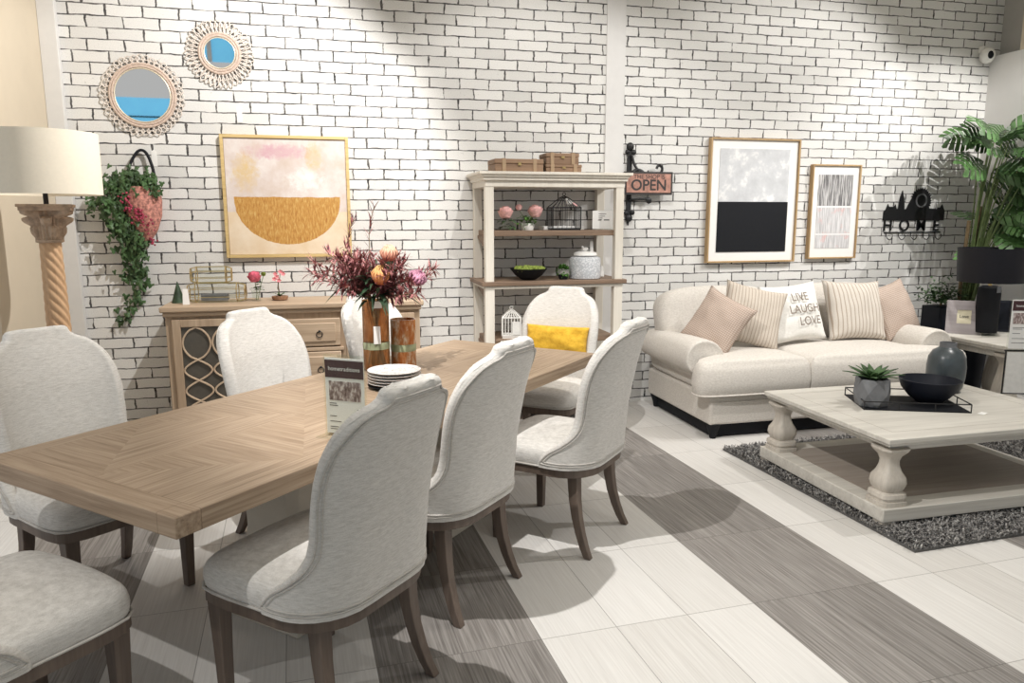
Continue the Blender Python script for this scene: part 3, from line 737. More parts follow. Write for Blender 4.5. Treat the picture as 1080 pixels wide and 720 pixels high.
# ------------------------------------------------------------------ things on the table
def tabletop_z(): return TZ
def make_plate(dark=False):
    prof = [(0.070, 0.0), (0.075, 0.003), (0.100, 0.007), (0.1215, 0.0135), (0.1225, 0.0155), (0.1205, 0.0165), (0.098, 0.0105), (0.072, 0.007), (0.0, 0.0065)]
    return MB().lathe(prof, n=48)
PC = onp = (0.283, 3.365)
names = ['black dinner plate at the very bottom of the plate stack', 'white dinner plate second from the bottom of the stack', 'white dinner plate third from the bottom of the stack',
         'white dinner plate fourth from the bottom of the stack', 'white dinner plate directly under the marbled top plate', 'white plate with grey marbled veins on top of the stack']
for i in range(6):
    mt = M['black'] if i == 0 else (M['marble'] if i == 5 else M['porcelain'])
    z = TZ + (0.0 if i == 0 else 0.013 + (i - 1) * 0.0135)
    o = make_plate().build('dinner_plate', mt, loc=(PC[0], PC[1], z))
    tag(o, names[i], 'plate', 'stacked dinner plates')
    if i: MB().tube([(0.1228*math.cos(2*PI*k/48), 0.1228*math.sin(2*PI*k/48), 0.0152) for k in range(48)], 0.0009, 5, closed=True).build('rim', M['rim'], o)
# acrylic price stand
ps = empty('price_stand', (0.045, 2.603, TZ), rad(-34), 'clear acrylic stand with a maroon headed price card on the dining table', 'price sign')
MB().bx(-0.098, 0.098, -0.045, 0.045, 0, 0.006).build('base', M['acrylic'], ps, bevel=0.001)
MB().bx(-0.085, 0.085, -0.006, -0.003, 0.006, 0.298).bx(-0.085, 0.085, 0.003, 0.006, 0.006, 0.298).build('holder', M['acrylic'], ps, bevel=0.0006)
card = MB().bx(-0.078, 0.078, -0.0012, 0.0012, 0.012, 0.285).build('price_card', M['paper'], ps)
MB().bx(-0.078, 0.078, -0.0022, -0.0013, 0.215, 0.278).build('header', M['header'], card)
text('header_text', 'hometraditions', 0.021, M['paper'], card, (0, -0.0024, 0.247), extrude=0.0002)
MB().bx(-0.064, 0.066, -0.0020, -0.0013, 0.133, 0.203).build('photo', M['photo'], card)
text('price_text', 'RM13', 0.024, M['ink'], card, (0.025, -0.0022, 0.052), extrude=0.0002, bold=0.0004)
MB().bx(0.035, 0.070, -0.0020, -0.0013, 0.066, 0.082).build('price_flash', M['red_ink'], card)
ln = MB()
for z, x1 in ((0.122, -0.035), (0.114, -0.03), (0.075, -0.036), (0.056, -0.018), (0.036, -0.03), (0.028, -0.005)): ln.bx(-0.064, x1, -0.0018, -0.0013, z - 0.0012, z + 0.0012)
for z in (0.104, 0.095, 0.086): ln.bx(0.048, 0.064, -0.0018, -0.0013, z - 0.001, z + 0.001)
ln.build('small_print', M['ink'], card)

# amber vases and bouquet
VX, VY = 0.232, 3.785
v1 = empty('tall_vase', (VX, VY, TZ), 0, 'tall amber glass vase with a white tag holding the red bouquet', 'vase')
MB().lathe([(0.062, 0), (0.067, 0.006), (0.067, 0.36), (0.061, 0.36), (0.061, 0.012), (0.0, 0.012)], n=40).build('glass_body', M['amber'], v1)
MB().lathe([(0.0676, 0.112), (0.0684, 0.12), (0.0684, 0.14), (0.0676, 0.148)], n=40, cap=False).build('green_band', M['green_band'], v1)
MB().bx(-0.017, 0.017, -0.0755, -0.0740, 0.145, 0.235).build('price_tag', M['paper'], v1, label='white hanging paper tag')
MB().tube([(0.0, -0.0748, 0.23), (0.0, -0.071, 0.30), (0.0, -0.066, 0.362)], 0.0008, 4).build('tag_string', M['ink'], v1)
MB().bx(-0.020, 0.028, -0.0695, -0.0682, 0.325, 0.359).build('sticker', M['paper'], v1, label='white sticker near the rim')
v2 = empty('short_vase', (0.375, 3.845, TZ), 0, 'shorter wide mottled orange glass vase beside the tall amber one', 'vase')
MB().lathe([(0.062, 0), (0.066, 0.005), (0.066, 0.25), (0.060, 0.25), (0.060, 0.012), (0.0, 0.012)], n=40).build('glass_body', M['mottled'], v2)
MB().lathe([(0.0666, 0.085), (0.0674, 0.092), (0.0674, 0.115), (0.0666, 0.122)], n=40, cap=False).build('green_band', M['green_band'], v2)

def blade(verts, faces, p, d, length, width, curl=0.3, n=3, up=Vector((0, 0, 1))):
    """a narrow pointed leaf from p along d"""
    d = d.normalized(); s = d.cross(up)
    if s.length < 1e-3: s = d.cross(Vector((1, 0, 0)))
    s.normalize(); nn = s.cross(d)
    b = len(verts)
    for i in range(n + 1):
        t = i / n
        c = p + d * (length * t) - nn * (curl * length * t * t)
        w = width * (0.35 + 1.3 * t) * (1 - t) ** 0.8 if i < n else 0
        w = width * math.sin(PI * min(0.98, 0.15 + 0.85 * t)) if i < n else 0
        if i < n:
            verts.append(tuple(c + s * w * 0.5)); verts.append(tuple(c - s * w * 0.5))
        else: verts.append(tuple(c))
    for i in range(n - 1): faces.append((b + 2*i, b + 2*i + 1, b + 2*i + 3, b + 2*i + 2))
    faces.append((b + 2*n - 2, b + 2*n - 1, b + 2*n))
rnd = random.Random(11)
bq = empty('bouquet', (VX, VY, TZ + 0.02), 0, 'bouquet of wine red feathery foliage and coral proteas in the tall vase', 'flowers')
fv, ff = [], []; sv = MB()
top = Vector((0, 0, 0.345))
def rspray(ang, reach, height, lat):
    # stem from vase bottom over the rim outward in the picture plane
    d = Vector((math.cos(ang), math.sin(ang), 0))
    p0 = d * -0.03 + Vector((0, 0, 0.02)); p1 = d * 0.035 + top; p2 = d * reach * 0.55 + Vector((0, 0, 0.345 + height * 0.62)); p3 = d * reach + Vector((0, 0, 0.345 + height))
    return catmull([p0, p1, p2, p3], 8)
for k in range(52):
    ang = rnd.uniform(0, 2*PI); reach = rnd.uniform(0.05, 0.29) * (1.0 + 0.25 * abs(math.cos(ang))); hh = rnd.uniform(0.06, 0.33) * (1 - 0.35 * reach / 0.3)
    if math.cos(ang) > 0.2: hh *= 0.85
    path = rspray(ang, reach, hh, 0)
    sv.tube(path, 0.0018, 5)
    m = len(path)
    for i in range(9, m):
        for q in range(4):
            d = (path[i] - path[i-1]).normalized()
            a2 = rnd.uniform(0, 2*PI); o = d.orthogonal().normalized(); o2 = d.cross(o)
            dd = d * rnd.uniform(0.3, 1.0) + (o * math.cos(a2) + o2 * math.sin(a2)) * rnd.uniform(0.5, 1.0)
            blade(fv, ff, path[i], dd, rnd.uniform(0.035, 0.085), rnd.uniform(0.007, 0.013), rnd.uniform(-0.2, 0.5))
for dx, h in ((-0.02, 0.46), (-0.12, 0.40)):
    path = catmull([Vector((0, 0, 0.1)), Vector((dx*0.4, 0, 0.36)), Vector((dx, -0.02, 0.345 + h*0.7)), Vector((dx + 0.03, -0.02, 0.345 + h))], 8); sv.tube(path, 0.002, 5)
    for i in range(14, len(path)):
        for q in range(2): blade(fv, ff, path[i], Vector((rnd.uniform(-.7, .7), rnd.uniform(-.4, .4), 1)), 0.05, 0.007, 0.1)
rawmesh('foliage', fv, ff, M['wine_leaf'], bq)
gv, gf = [], []
for k in range(75):
    ang = rnd.uniform(0, 2*PI); r = rnd.uniform(0.02, 0.12); z = rnd.uniform(0.34, 0.48)
    d = Vector((math.cos(ang), math.sin(ang), rnd.uniform(-0.1, 1.0)))
    blade(gv, gf, Vector((r*math.cos(ang), r*math.sin(ang), z)), d, rnd.uniform(0.08, 0.19), rnd.uniform(0.014, 0.028), rnd.uniform(0.1, 0.7), 4)
rawmesh('green_leaves', gv, gf, M['bouquet_green'], bq)
for k in range(9):
    a2 = k * 0.7; sv.tube([(0.045*math.cos(a2), 0.045*math.sin(a2), 0.01), (-0.03*math.cos(a2), -0.03*math.sin(a2), 0.36)], 0.004, 6)
sv.build('stems', M['stem'], bq)
def protea(loc, r, h, mat, tilt, rz, name='protea', n1=16):
    vv, f2 = [], []
    for layer, (rr, hh, off) in enumerate(((1.0, 0.85, 0), (0.8, 0.95, 0.5), (0.55, 1.0, 0.25))):
        for k in range(n1):
            a2 = 2*PI*(k + off)/n1; d = Vector((math.cos(a2), math.sin(a2), 0)); b = len(vv); s = Vector((-d.y, d.x, 0))
            for t in (0, 0.35, 0.7, 1.0):
                rad_ = r * rr * (0.25 + 1.0 * math.sin(PI * (0.12 + 0.55 * t)))
                rad_ *= 1.0 - 0.35 * t * (1 - layer * 0.0) if t > 0.7 else 1.0
                w = r * 0.42 * math.sin(PI * min(0.97, 0.25 + 0.72 * t))
                c = d * rad_ + Vector((0, 0, h * hh * t)); vv.append(tuple(c + s*w*0.5)); vv.append(tuple(c - s*w*0.5))
            for i in range(3): f2.append((b+2*i, b+2*i+1, b+2*i+3, b+2*i+2))
    o = rawmesh(name, vv, f2, mat, bq, True); o.location = loc; o.rotation_euler = (tilt, 0, rz)
    sd = o.modifiers.new('t', 'SOLIDIFY'); sd.thickness = 0.0015
    return o
protea((0.070, -0.06, 0.535), 0.036, 0.085, M['protea_a'], rad(8), 0.2)
protea((0.020, -0.13, 0.435), 0.036, 0.090, M['protea_b'], rad(16), 0.1)
protea((0.190, -0.10, 0.430), 0.038, 0.070, M['lilac'], rad(35), 0.9)
MB().lathe([(0.004, -0.10), (0.012, -0.07), (0.027, -0.03), (0.033, 0.0), (0.028, 0.02)], (0.070, -0.06, 0.535), 12).build('protea_bud', M['bouquet_green'], bq)

# ------------------------------------------------------------------ sideboard
sbd = empty('sideboard', (-0.205, 5.385, 0), 0, 'limed oak sideboard with lattice doors against the brick wall', 'sideboard')
X0, X1, Y0, Y1 = -0.83, 0.83, -0.225, 0.225
MB().bx(X0, X1, Y0 + 0.02, Y1, 0.09, 0.90).build('carcass', M['side_wood_v'], sbd, bevel=0.004)
MB().bx(X0 - 0.025, X1 + 0.025, Y0 - 0.025, Y1 + 0.005, 0.925, 0.962).bx(X0 - 0.01, X1 + 0.01, Y0 - 0.008, Y1, 0.895, 0.925).build('top', M['side_wood'], sbd, bevel=0.008)
MB().bx(X0 - 0.01, X1 + 0.01, Y0 - 0.005, Y1, 0.03, 0.11).build('plinth', M['side_wood'], sbd, bevel=0.006)
for sx in (-1, 1):
    for sy in (-1, 1): MB().box((sx*0.78, sy*0.18, 0.015), (0.07, 0.07, 0.03)).build('foot', M['side_wood_v'], sbd, bevel=0.004)
def lattice_door(cx):
    w, z0, z1 = 0.47, 0.13, 0.875
    y = Y0 + 0.02
    d = MB(); fw_ = 0.052
    d.bx(cx - w/2, cx - w/2 + fw_, y - 0.024, y, z0, z1).bx(cx + w/2 - fw_, cx + w/2, y - 0.024, y, z0, z1)
    d.bx(cx - w/2 + fw_, cx + w/2 - fw_, y - 0.024, y, z1 - 0.05, z1).bx(cx - w/2 + fw_, cx + w/2 - fw_, y - 0.024, y, z0, z0 + 0.06)
    dr = d.build('door', M['side_wood_v'], sbd, bevel=0.004)
    MB().bx(cx - w/2 + fw_, cx + w/2 - fw_, y - 0.006, y - 0.003, z0 + 0.06, z1 - 0.05).build('smoked_panel', M['side_dark'], dr, label='dark smoked glass panel')
    hw = w/2 - fw_
    zs = [z1 - 0.052, z1 - 0.27, z1 - 0.41, z1 - 0.55, z0 + 0.06]
    for q in (-1, 1):
        # each half width holds one chain of interlaced ovals
        c2 = cx + q * hw/2; am = hw/2 - 0.006
        for s in (-1, 1):
            pts = []
            sg = s
            for i, (a, b) in enumerate(zip(zs, zs[1:])):
                for k in range(12):
                    t = k / 12; xx = math.sin(PI * t) if i else (math.sin(PI * t) ** 0.6)
                    pts.append((c2 + sg * am * xx, y - 0.014, lerp(a, b, t)))
                sg = -sg
            pts.append((c2, y - 0.014, zs[-1]))
            MB().tube(pts, 0.0065, 6).build('lattice', M['lattice'], dr)
    return dr
d1 = lattice_door(-0.555); d2 = lattice_door(0.555)
for dr, cx in ((d1, -0.335), (d2, 0.335)):
    MB().tube([(cx + 0.018*math.cos(2*PI*k/16), Y0 - 0.016, 0.50 + 0.018*math.sin(2*PI*k/16)) for k in range(16)], 0.003, 6, closed=True).build('ring_pull', M['black_metal'], dr)
for z0, z1 in ((0.665, 0.855), (0.40, 0.625), (0.13, 0.36)):
    dw = MB().bx(-0.28, 0.28, Y0 - 0.006, Y0 + 0.03, z0, z1).bx(-0.25, 0.25, Y0 - 0.016, Y0 - 0.004, z0 + 0.03, z1 - 0.03).build('drawer', M['side_wood'], sbd, bevel=0.006)
    for cx in (-0.14, 0.14):
        MB().tube([(cx + 0.02*math.cos(2*PI*k/16), Y0 - 0.022, (z0+z1)/2 - 0.012 + 0.02*math.sin(2*PI*k/16)) for k in range(16)], 0.003, 6, closed=True).ball((cx, Y0 - 0.02, (z0+z1)/2 + 0.008), 0.008).build('ring_pull', M['black_metal'], dw)
MB().bx(-0.30, 0.30, Y0 - 0.004, Y0 + 0.03, 0.63, 0.655).bx(-0.30, 0.30, Y0 - 0.004, Y0 + 0.03, 0.368, 0.393).build('rail', M['side_wood'], sbd, bevel=0.004)
SZ = 0.962
# gold and glass terrarium boxes
def terrarium(loc, length, r, rz, label):
    t = empty('terrarium', loc, rz, label, 'glass box', 'brass and glass boxes on the sideboard')
    w = MB(); g = MB(); n = 8
    def P(x, k, rr=1.0): a = 2*PI*k/n + PI/8; return Vector((x, rr*r*math.cos(a), r*math.cos(PI/8) + rr*r*math.sin(a)))
    xs = [-length/2, -length*0.36, length*0.36, length/2]; rr = [0.80, 1.0, 1.0, 0.80]
    for x, q in zip(xs, rr): w.tube([P(x, k, q) for k in range(n)], 0.0035, 5, closed=True)
    for k in range(n):
        for i in range(3): w.cyl(P(xs[i], k, rr[i]), P(xs[i+1], k, rr[i+1]), 0.0026, 5)
    for x, q in ((xs[0], 0.8), (xs[3], 0.8)):
        for k in range(0, n, 2): w.cyl(P(x, k, q), Vector((x, 0, r*math.cos(PI/8))), 0.002, 4)
    w.build('wire_frame', M['gold'], t)
    for i in range(3):
        for k in range(n):
            g.face([P(xs[i], k, rr[i]*0.99), P(xs[i], k+1, rr[i]*0.99), P(xs[i+1], k+1, rr[i+1]*0.99), P(xs[i+1], k, rr[i+1]*0.99)])
    gl = g.build('glass_panes', M['glass_thin'], t, smooth=False)
    return t
t1 = terrarium((-0.735, 5.40, SZ), 0.37, 0.070, rad(-2), 'larger brass and glass box lying on the sideboard, under the smaller one')
t2 = terrarium((-0.765, 5.40, SZ + 0.134), 0.26, 0.058, rad(2), 'smaller brass and glass box lying on top of the larger one')
MB().bx(-0.10, 0.07, -0.035, 0.035, 0.012, 0.055).build('moss_bed', M['concrete'], t1, label='dark grey filling')
tg = MB().prism([(-0.022, 0), (0.022, 0), (0.016, 0.105), (-0.016, 0.105)], -0.001, 0.001).build('tent_card', M['paper'], loc=(-0.915, 5.27, SZ), rot=(rad(-8), 0, rad(14)))
tag(tg, 'slim white price card leaning at the left end of the sideboard', 'price tag')
fl = MB(); fl.lathe([(0.045, 0.0), (0.030, 0.05), (0.016, 0.10), (0.002, 0.145)], n=10)
o = fl.build('leaf_cone', M['bouquet_green'], loc=(-0.985, 5.40, SZ)); tag(o, 'small dark green ornament tree behind the white card on the sideboard', 'ornament')
def rose(verts, faces, c, r, seed, n=5):
    """a full round bloom of overlapping cupped petals"""
    rr = random.Random(seed); c = Vector(c)
    for layer, (R, cnt, el0) in enumerate(((0.95, 11, -0.25), (0.88, 10, 0.15), (0.78, 9, 0.55), (0.62, 7, 0.9), (0.45, 5, 1.2))):
        for k in range(cnt):
            a2 = 2*PI*(k + 0.5*layer)/cnt + rr.uniform(-.15, .15); el = el0 + rr.uniform(-.12, .12)
            d = Vector((math.cos(a2)*math.cos(el), math.sin(a2)*math.cos(el), math.sin(el)))
            t = Vector((-math.sin(a2), math.cos(a2), 0)); u = d.cross(t).normalized()
            if u.z < 0: u = -u
            b = len(verts); w = r * rr.uniform(0.42, 0.55); h = r * rr.uniform(0.50, 0.65)
            for j, v in enumerate((-1, 0, 1)):
                for q in (-1, -0.4, 0.4, 1):
                    ww = w * (0.75 if v == -1 else (1.0 if v == 0 else 0.72))
                    p = c + d * (r * R * (1.0 + 0.10*(v == 1) - 0.16*q*q - (0.20 if v == -1 else 0))) + t * ww * q + u * h * v
                    verts.append(tuple(p))
            for j in range(2):
                for i in range(3): faces.append((b+4*j+i, b+4*j+i+1, b+4*(j+1)+i+1, b+4*(j+1)+i))
pv = empty('peony_vase', (-0.480, 5.38, SZ), 0, 'small glass vase with one pink peony on the sideboard', 'flowers')
MB().lathe([(0.026, 0), (0.030, 0.004), (0.026, 0.03), (0.033, 0.075), (0.0315, 0.075), (0.0245, 0.03), (0.0, 0.006)], n=24).build('vase', M['glass_thin'], pv)
MB().tube([(0, 0, 0.01), (0.006, 0, 0.06), (-0.004, 0, 0.14)], 0.003, 6).tube([(0.01, 0, 0.01), (0.03, 0, 0.10), (0.055, 0, 0.175)], 0.0022, 6).build('stem', M['stem_green'], pv)
V, Fc = [], []; rose(V, Fc, (-0.006, 0, 0.165), 0.042, 3); rawmesh('bloom', V, Fc, M['hot_pink'], pv, True)
V, Fc = [], []
for k in range(22):
    a2 = rnd.uniform(0, 2*PI); blade(V, Fc, Vector((rnd.uniform(-.01, .03), 0, rnd.uniform(0.07, 0.13))), Vector((math.cos(a2), math.sin(a2), 0.5)), rnd.uniform(0.035, 0.075), 0.018, 0.5)
rawmesh('leaves', V, Fc, M['leaf'], pv)
V, Fc = [], []; rose(V, Fc, (0.055, 0, 0.185), 0.016, 9); rawmesh('bud', V, Fc, M['moss'], pv, True)
ov = empty('orchid_pot', (-0.325, 5.40, SZ), 0, 'pink orchid growing in a low brown pot on the sideboard', 'potted plant')
MB().lathe([(0.035, 0), (0.052, 0.006), (0.056, 0.028), (0.050, 0.030), (0.0, 0.026)], n=24).build('pot', M['pot_brown'], ov)
MB().tube(catmull([(0, 0, 0.02), (-0.008, 0, 0.09), (0.004, 0, 0.15), (0.012, 0, 0.21)], 6), 0.0022, 6).build('stem', M['stem'], ov)
V, Fc = [], []
for (x, z) in ((0.012, 0.20), (0.030, 0.185), (-0.012, 0.165), (-0.03, 0.15), (0.0, 0.14), (-0.022, 0.185)):
    for k in range(5):
        a2 = 2*PI*k/5 + x*40; blade(V, Fc, Vector((x, -0.01, z)), Vector((math.cos(a2), -0.3, math.sin(a2))), 0.020, 0.013, 0.2, up=Vector((0, 1, 0)))
rawmesh('blooms', V, Fc, M['pink'], ov)
V, Fc = [], []
for k in range(7): blade(V, Fc, Vector((0, 0, 0.028)), Vector((math.cos(k*0.9), math.sin(k*0.9), 0.9)), 0.075, 0.016, 0.5)
rawmesh('leaves', V, Fc, M['leaf'], ov)

# ------------------------------------------------------------------ framed pictures
def picture(name, cx, cz, w, h, fw_, dep, fm, label, rail=0.0):
    t = empty(name, (cx, YW, cz), 0, label, 'picture')
    f = MB()
    f.bx(-w/2, -w/2 + fw_, -dep, 0, -h/2, h/2).bx(w/2 - fw_, w/2, -dep, 0, -h/2, h/2)
    f.bx(-w/2 + fw_, w/2 - fw_, -dep, 0, h/2 - fw_, h/2).bx(-w/2 + fw_, w/2 - fw_, -dep, 0, -h/2, -h/2 + fw_)
    f.build('frame', fm, t, bevel=0.002)
    return t
p1 = picture('framed_painting', -0.248, 1.677, 0.872, 0.855, 0.022, 0.045, M['gold_frame'], 'gilt framed abstract painting of an orange half bowl above the sideboard')
MB().bx(-0.412, 0.412, -0.034, -0.004, -0.404, 0.404).build('canvas', M['bowl_art'], p1)
p2 = picture('framed_print', 3.492, 1.663, 0.832, 1.018, 0.014, 0.05, M['oak_frame'], 'large framed print, pale grey above a black block, over the sofa')
MB().bx(-0.402, 0.402, -0.030, -0.004, -0.495, 0.495).build('mat_board', M['paper'], p2)
MB().bx(-0.325, 0.325, -0.034, -0.0305, -0.005, 0.425).build('grey_panel', M['plaster_art'], p2, label='textured pale grey upper panel')
MB().bx(-0.327, 0.327, -0.036, -0.0305, -0.420, -0.006).build('black_panel', M['black'], p2, label='solid black lower panel')
p3 = picture('framed_print', 4.283, 1.574, 0.48, 0.80, 0.013, 0.045, M['oak_frame'], 'smaller framed print of grey vertical lines, right of the black block print')
MB().bx(-0.228, 0.228, -0.028, -0.004, -0.388, 0.388).build('mat_board', M['paper'], p3)
MB().bx(-0.172, 0.172, -0.031, -0.0285, -0.310, 0.315).build('line_print', M['lines_art'], p3)

# ------------------------------------------------------------------ rattan mirrors
def mirror(cx, cz, rg, ro, seed, label, tilt=0.0):
    t = empty('rattan_mirror', (cx, YW, cz), 0, label, 'mirror', 'round rattan mirrors on the brick wall')
    r_ = random.Random(seed)
    disc = MB().lathe([(rg, 0.0), (rg, 0.012), (0, 0.012)], n=48)
    gl = disc.build('glass', M['mirror'], t, loc=(0, -0.012, 0), rot=(PI/2 + tilt, 0, 0))
    def ringp(r, y, n=48): return [(r*math.cos(2*PI*k/n), y, r*math.sin(2*PI*k/n)) for k in range(n)]
    MB().tube(ringp(rg + 0.002, -0.024), 0.0045, 8, closed=True).build('inner_ring', M['pale_gold'], t)
    MB().tube(ringp(rg + 0.016, -0.022), 0.009, 8, closed=True).tube(ringp(rg + 0.032, -0.02), 0.009, 8, closed=True).build('woven_band', M['rattan_in'], t)
    f = MB(); n = 40; mid = (rg + 0.04 + ro) / 2
    for k in range(n):
        a2 = 2*PI*k/n; da = 2*PI/n
        def P(r, a, y=-0.016): return (r*math.cos(a), y + r_.uniform(-.003, .003), r*math.sin(a))
        w = r_.uniform(-.006, .006)
        f.tube(catmull([P(rg + 0.03, a2), P(mid, a2 - da*0.75), P(ro + w, a2), P(mid, a2 + da*0.75), P(rg + 0.03, a2)], 4), 0.0036, 5)
        f.tube([P(rg + 0.03, a2 + da/2, -0.010), P(ro - 0.022 + w, a2 + da/2, -0.010)], 0.0042, 5)
        f.ball(P(ro - 0.016 + w, a2 + da/2, -0.012), 0.0065, u=6, v=5)
    f.tube(ringp(mid - 0.005, -0.012), 0.004, 5, closed=True)
    f.build('rattan_rays', M['rattan'], t)
    return t
mirror(-1.152, 2.345, 0.172, 0.262, 1, 'larger round mirror in a rattan sunburst frame on the brick wall')
mirror(-0.648, 2.640, 0.098, 0.222, 2, 'smaller round rattan mirror, higher up and right of the other', rad(4.5))
def wall_tag(x, z, label):
    o = MB().prism([(-0.018, -0.055), (0.018, -0.055), (0.018, 0.045), (0.0, 0.058), (-0.018, 0.045)], -0.002, 0.0).build('wall_tag', M['paper'], loc=(x, YW - 0.001, z))
    return tag(o, label, 'price tag', 'white tags on the brick wall')
wall_tag(-0.545, 2.245, 'white paper tag on the brick below the smaller mirror')
wall_tag(-1.115, 1.935, 'white paper tag on the brick beside the hanging basket handle')

# ------------------------------------------------------------------ hanging basket with ivy
hb = empty('hanging_basket', (-1.190, YW, 1.63), 0, 'red straw basket hanging on the brick wall with trailing ivy', 'planter')
sec = [(0.035, -0.250), (0.080, -0.18), (0.112, -0.085), (0.120, 0.02), (0.110, 0.11)]
rings = []
for r, z in sec: rings.append([Vector((r*math.cos(2*PI*k/28), -0.085 + r*0.72*math.sin(2*PI*k/28), z)) for k in range(28)])
inner = [[Vector((v.x*0.93, -0.085 + (v.y + 0.085)*0.93, v.z)) for v in rg] for rg in rings[::-1][:3]]
MB().loft(rings + inner).build('basket', M['cloth_red'], hb)
hp = catmull([(-0.090, -0.085, 0.10), (-0.075, -0.06, 0.24), (-0.02, -0.035, 0.345), (0.03, -0.035, 0.34), (0.07, -0.06, 0.24), (0.090, -0.085, 0.10)], 6)
MB().tube(hp, 0.010, 8).build('handle', M['black'], hb, label='dark loop handle')
def ivy_leaf(verts, faces, c, nrm, upv, s):
    nrm = nrm.normalized(); x = upv.cross(nrm)
    if x.length < 1e-3: x = Vector((1, 0, 0))
    x.normalize(); y = nrm.cross(x)
    pts = [(0, -0.1), (0.42, -0.38), (0.62, 0.02), (0.34, 0.22), (0.30, 0.52), (0, 1.0), (-0.30, 0.52), (-0.34, 0.22), (-0.62, 0.02), (-0.42, -0.38)]
    b = len(verts); verts.append(tuple(c + nrm*s*0.12 + y*s*0.1))
    for px, py in pts: verts.append(tuple(c + x*px*s + y*(py*s) - nrm * s * 0.15 * abs(px)))
    for i in range(10): faces.append((b, b + 1 + i, b + 1 + (i + 1) % 10))
V, Fc = [], []; st = MB()
def strand(pts, dens, spread, s0, s1, rr):
    path = catmull(pts, 10); st.tube(path, 0.003, 5)
    for i, p in enumerate(path):
        for q in range(dens):
            o = Vector((rr.gauss(0, spread), rr.gauss(0, spread*0.6), rr.gauss(0, spread)))
            c = p + o; c.y = min(c.y, -0.012)
            ivy_leaf(V, Fc, c, Vector((rr.uniform(-.8, .8), -1, rr.uniform(-.3, .9))), Vector((rr.uniform(-.7, .7), 0, -1)), rr.uniform(s0, s1))
r_ = random.Random(4)
strand([(0.03, -0.09, 0.12), (-0.05, -0.12, 0.16), (-0.13, -0.13, 0.10), (-0.18, -0.12, -0.03)], 6, 0.035, 0.024, 0.042, r_)
strand([(-0.02, -0.10, 0.14), (-0.14, -0.14, 0.13), (-0.20, -0.13, 0.0), (-0.15, -0.11, -0.16), (-0.11, -0.10, -0.28)], 6, 0.045, 0.024, 0.042, r_)
strand([(-0.06, -0.10, 0.12), (-0.13, -0.15, 0.0), (-0.09, -0.13, -0.15), (-0.06, -0.12, -0.26), (-0.09, -0.09, -0.40)], 5, 0.040, 0.022, 0.040, r_)
strand([(-0.10, -0.10, -0.24), (-0.06, -0.07, -0.36), (-0.08, -0.05, -0.46), (-0.13, -0.04, -0.50), (-0.10, -0.04, -0.60), (-0.15, -0.04, -0.70), (-0.20, -0.04, -0.82)], 1, 0.030, 0.030, 0.050, r_)
strand([(-0.14, -0.10, -0.20), (-0.12, -0.07, -0.33), (-0.08, -0.05, -0.44), (-0.02, -0.04, -0.50)], 1, 0.030, 0.028, 0.048, r_)
strand([(-0.18, -0.12, 0.0), (-0.27, -0.11, 0.01), (-0.33, -0.10, -0.03)], 2, 0.028, 0.022, 0.036, r_)
strand([(0.02, -0.10, 0.13), (0.06, -0.15, 0.14), (0.09, -0.15, 0.08)], 5, 0.026, 0.020, 0.034, r_)
rawmesh('ivy_leaves', V, Fc, M['leaf'], hb)
st.build('ivy_stems', M['stem_green'], hb)
be = MB()
for k in range(70):
    t = r_.random(); p = Vector((lerp(-0.10, 0.06, t) + r_.gauss(0, .018), -0.185 + abs(r_.gauss(0, .012)), lerp(0.03, -0.17, t) + r_.gauss(0, .03)))
    be.ball(p, r_.uniform(0.006, 0.010), u=6, v=4)
for k in range(16): be.ball((0.045 + r_.gauss(0, .016), -0.12, -0.265 + r_.gauss(0, .022)), 0.007, u=6, v=4)
be.build('red_berries', M['berry'], hb)['kind'] = 'stuff'

# ------------------------------------------------------------------ column floor lamp
lp = empty('floor_lamp', (-1.375, 4.30, 0), 0, 'carved spiral column lamp with cream drum shade at the left edge', 'lamp')
MB().bx(-0.15, 0.15, -0.15, 0.15, 0, 0.06).bx(-0.125, 0.125, -0.125, 0.125, 0.06, 0.11).build('plinth', M['capital'], lp, bevel=0.006)
MB().lathe([(0.10, 0.11), (0.112, 0.13), (0.10, 0.155), (0.078, 0.17), (0.092, 0.19), (0.075, 0.21)], n=32).build('column_foot', M['capital'], lp)
cm = MB(); rings = []
for i in range(261):
    z = 0.21 + 1.205 * i / 260; R0 = lerp(0.066, 0.049, i/260); rg = []
    for k in range(48):
        a2 = 2*PI*k/48; tw = 8*a2 + z*118.0
        r = R0 * (0.86 + 0.17 * abs(math.sin(tw/2)) ** 0.8)
        rg.append(Vector((r*math.cos(a2), r*math.sin(a2), z)))
    rings.append(rg)
cm.loft(rings).build('spiral_column', M['column'], lp, angle=80)
cp = MB(); rings = []
def capital_r(z, a2):
    t = (z - 1.415) / 0.155
    base = 0.058 + 0.012*t
    l1 = 0.018*max(0, math.sin(4*a2))**0.7 * sm((t-0.05)/0.25) * (1 - sm((t-0.42)/0.1)) if math.sin(4*a2) > 0 else 0
    l2 = 0.045*max(0, math.cos(4*a2))**0.8 * sm((t-0.40)/0.28) * (1 - sm((t-0.74)/0.1)) if math.cos(4*a2) > 0 else 0
    l3 = 0.075*max(0, math.cos(2*(a2-PI/4)*1.0) ** 2)**2.0 * sm((t-0.70)/0.22)
    return base + l1 + l2 + l3 + 0.004*math.sin(22*a2)
for i in range(40):
    z = 1.415 + 0.155*i/39
    rings.append([Vector((capital_r(z, 2*PI*k/96)*math.cos(2*PI*k/96), capital_r(z, 2*PI*k/96)*math.sin(2*PI*k/96), z)) for k in range(96)])
cp.loft(rings).lathe([(0.052, 1.405), (0.064, 1.41), (0.064, 1.422), (0.052, 1.427)], n=32)
cp.bx(-0.112, 0.112, -0.112, 0.112, 1.568, 1.588).bx(-0.120, 0.120, -0.120, 0.120, 1.586, 1.600)
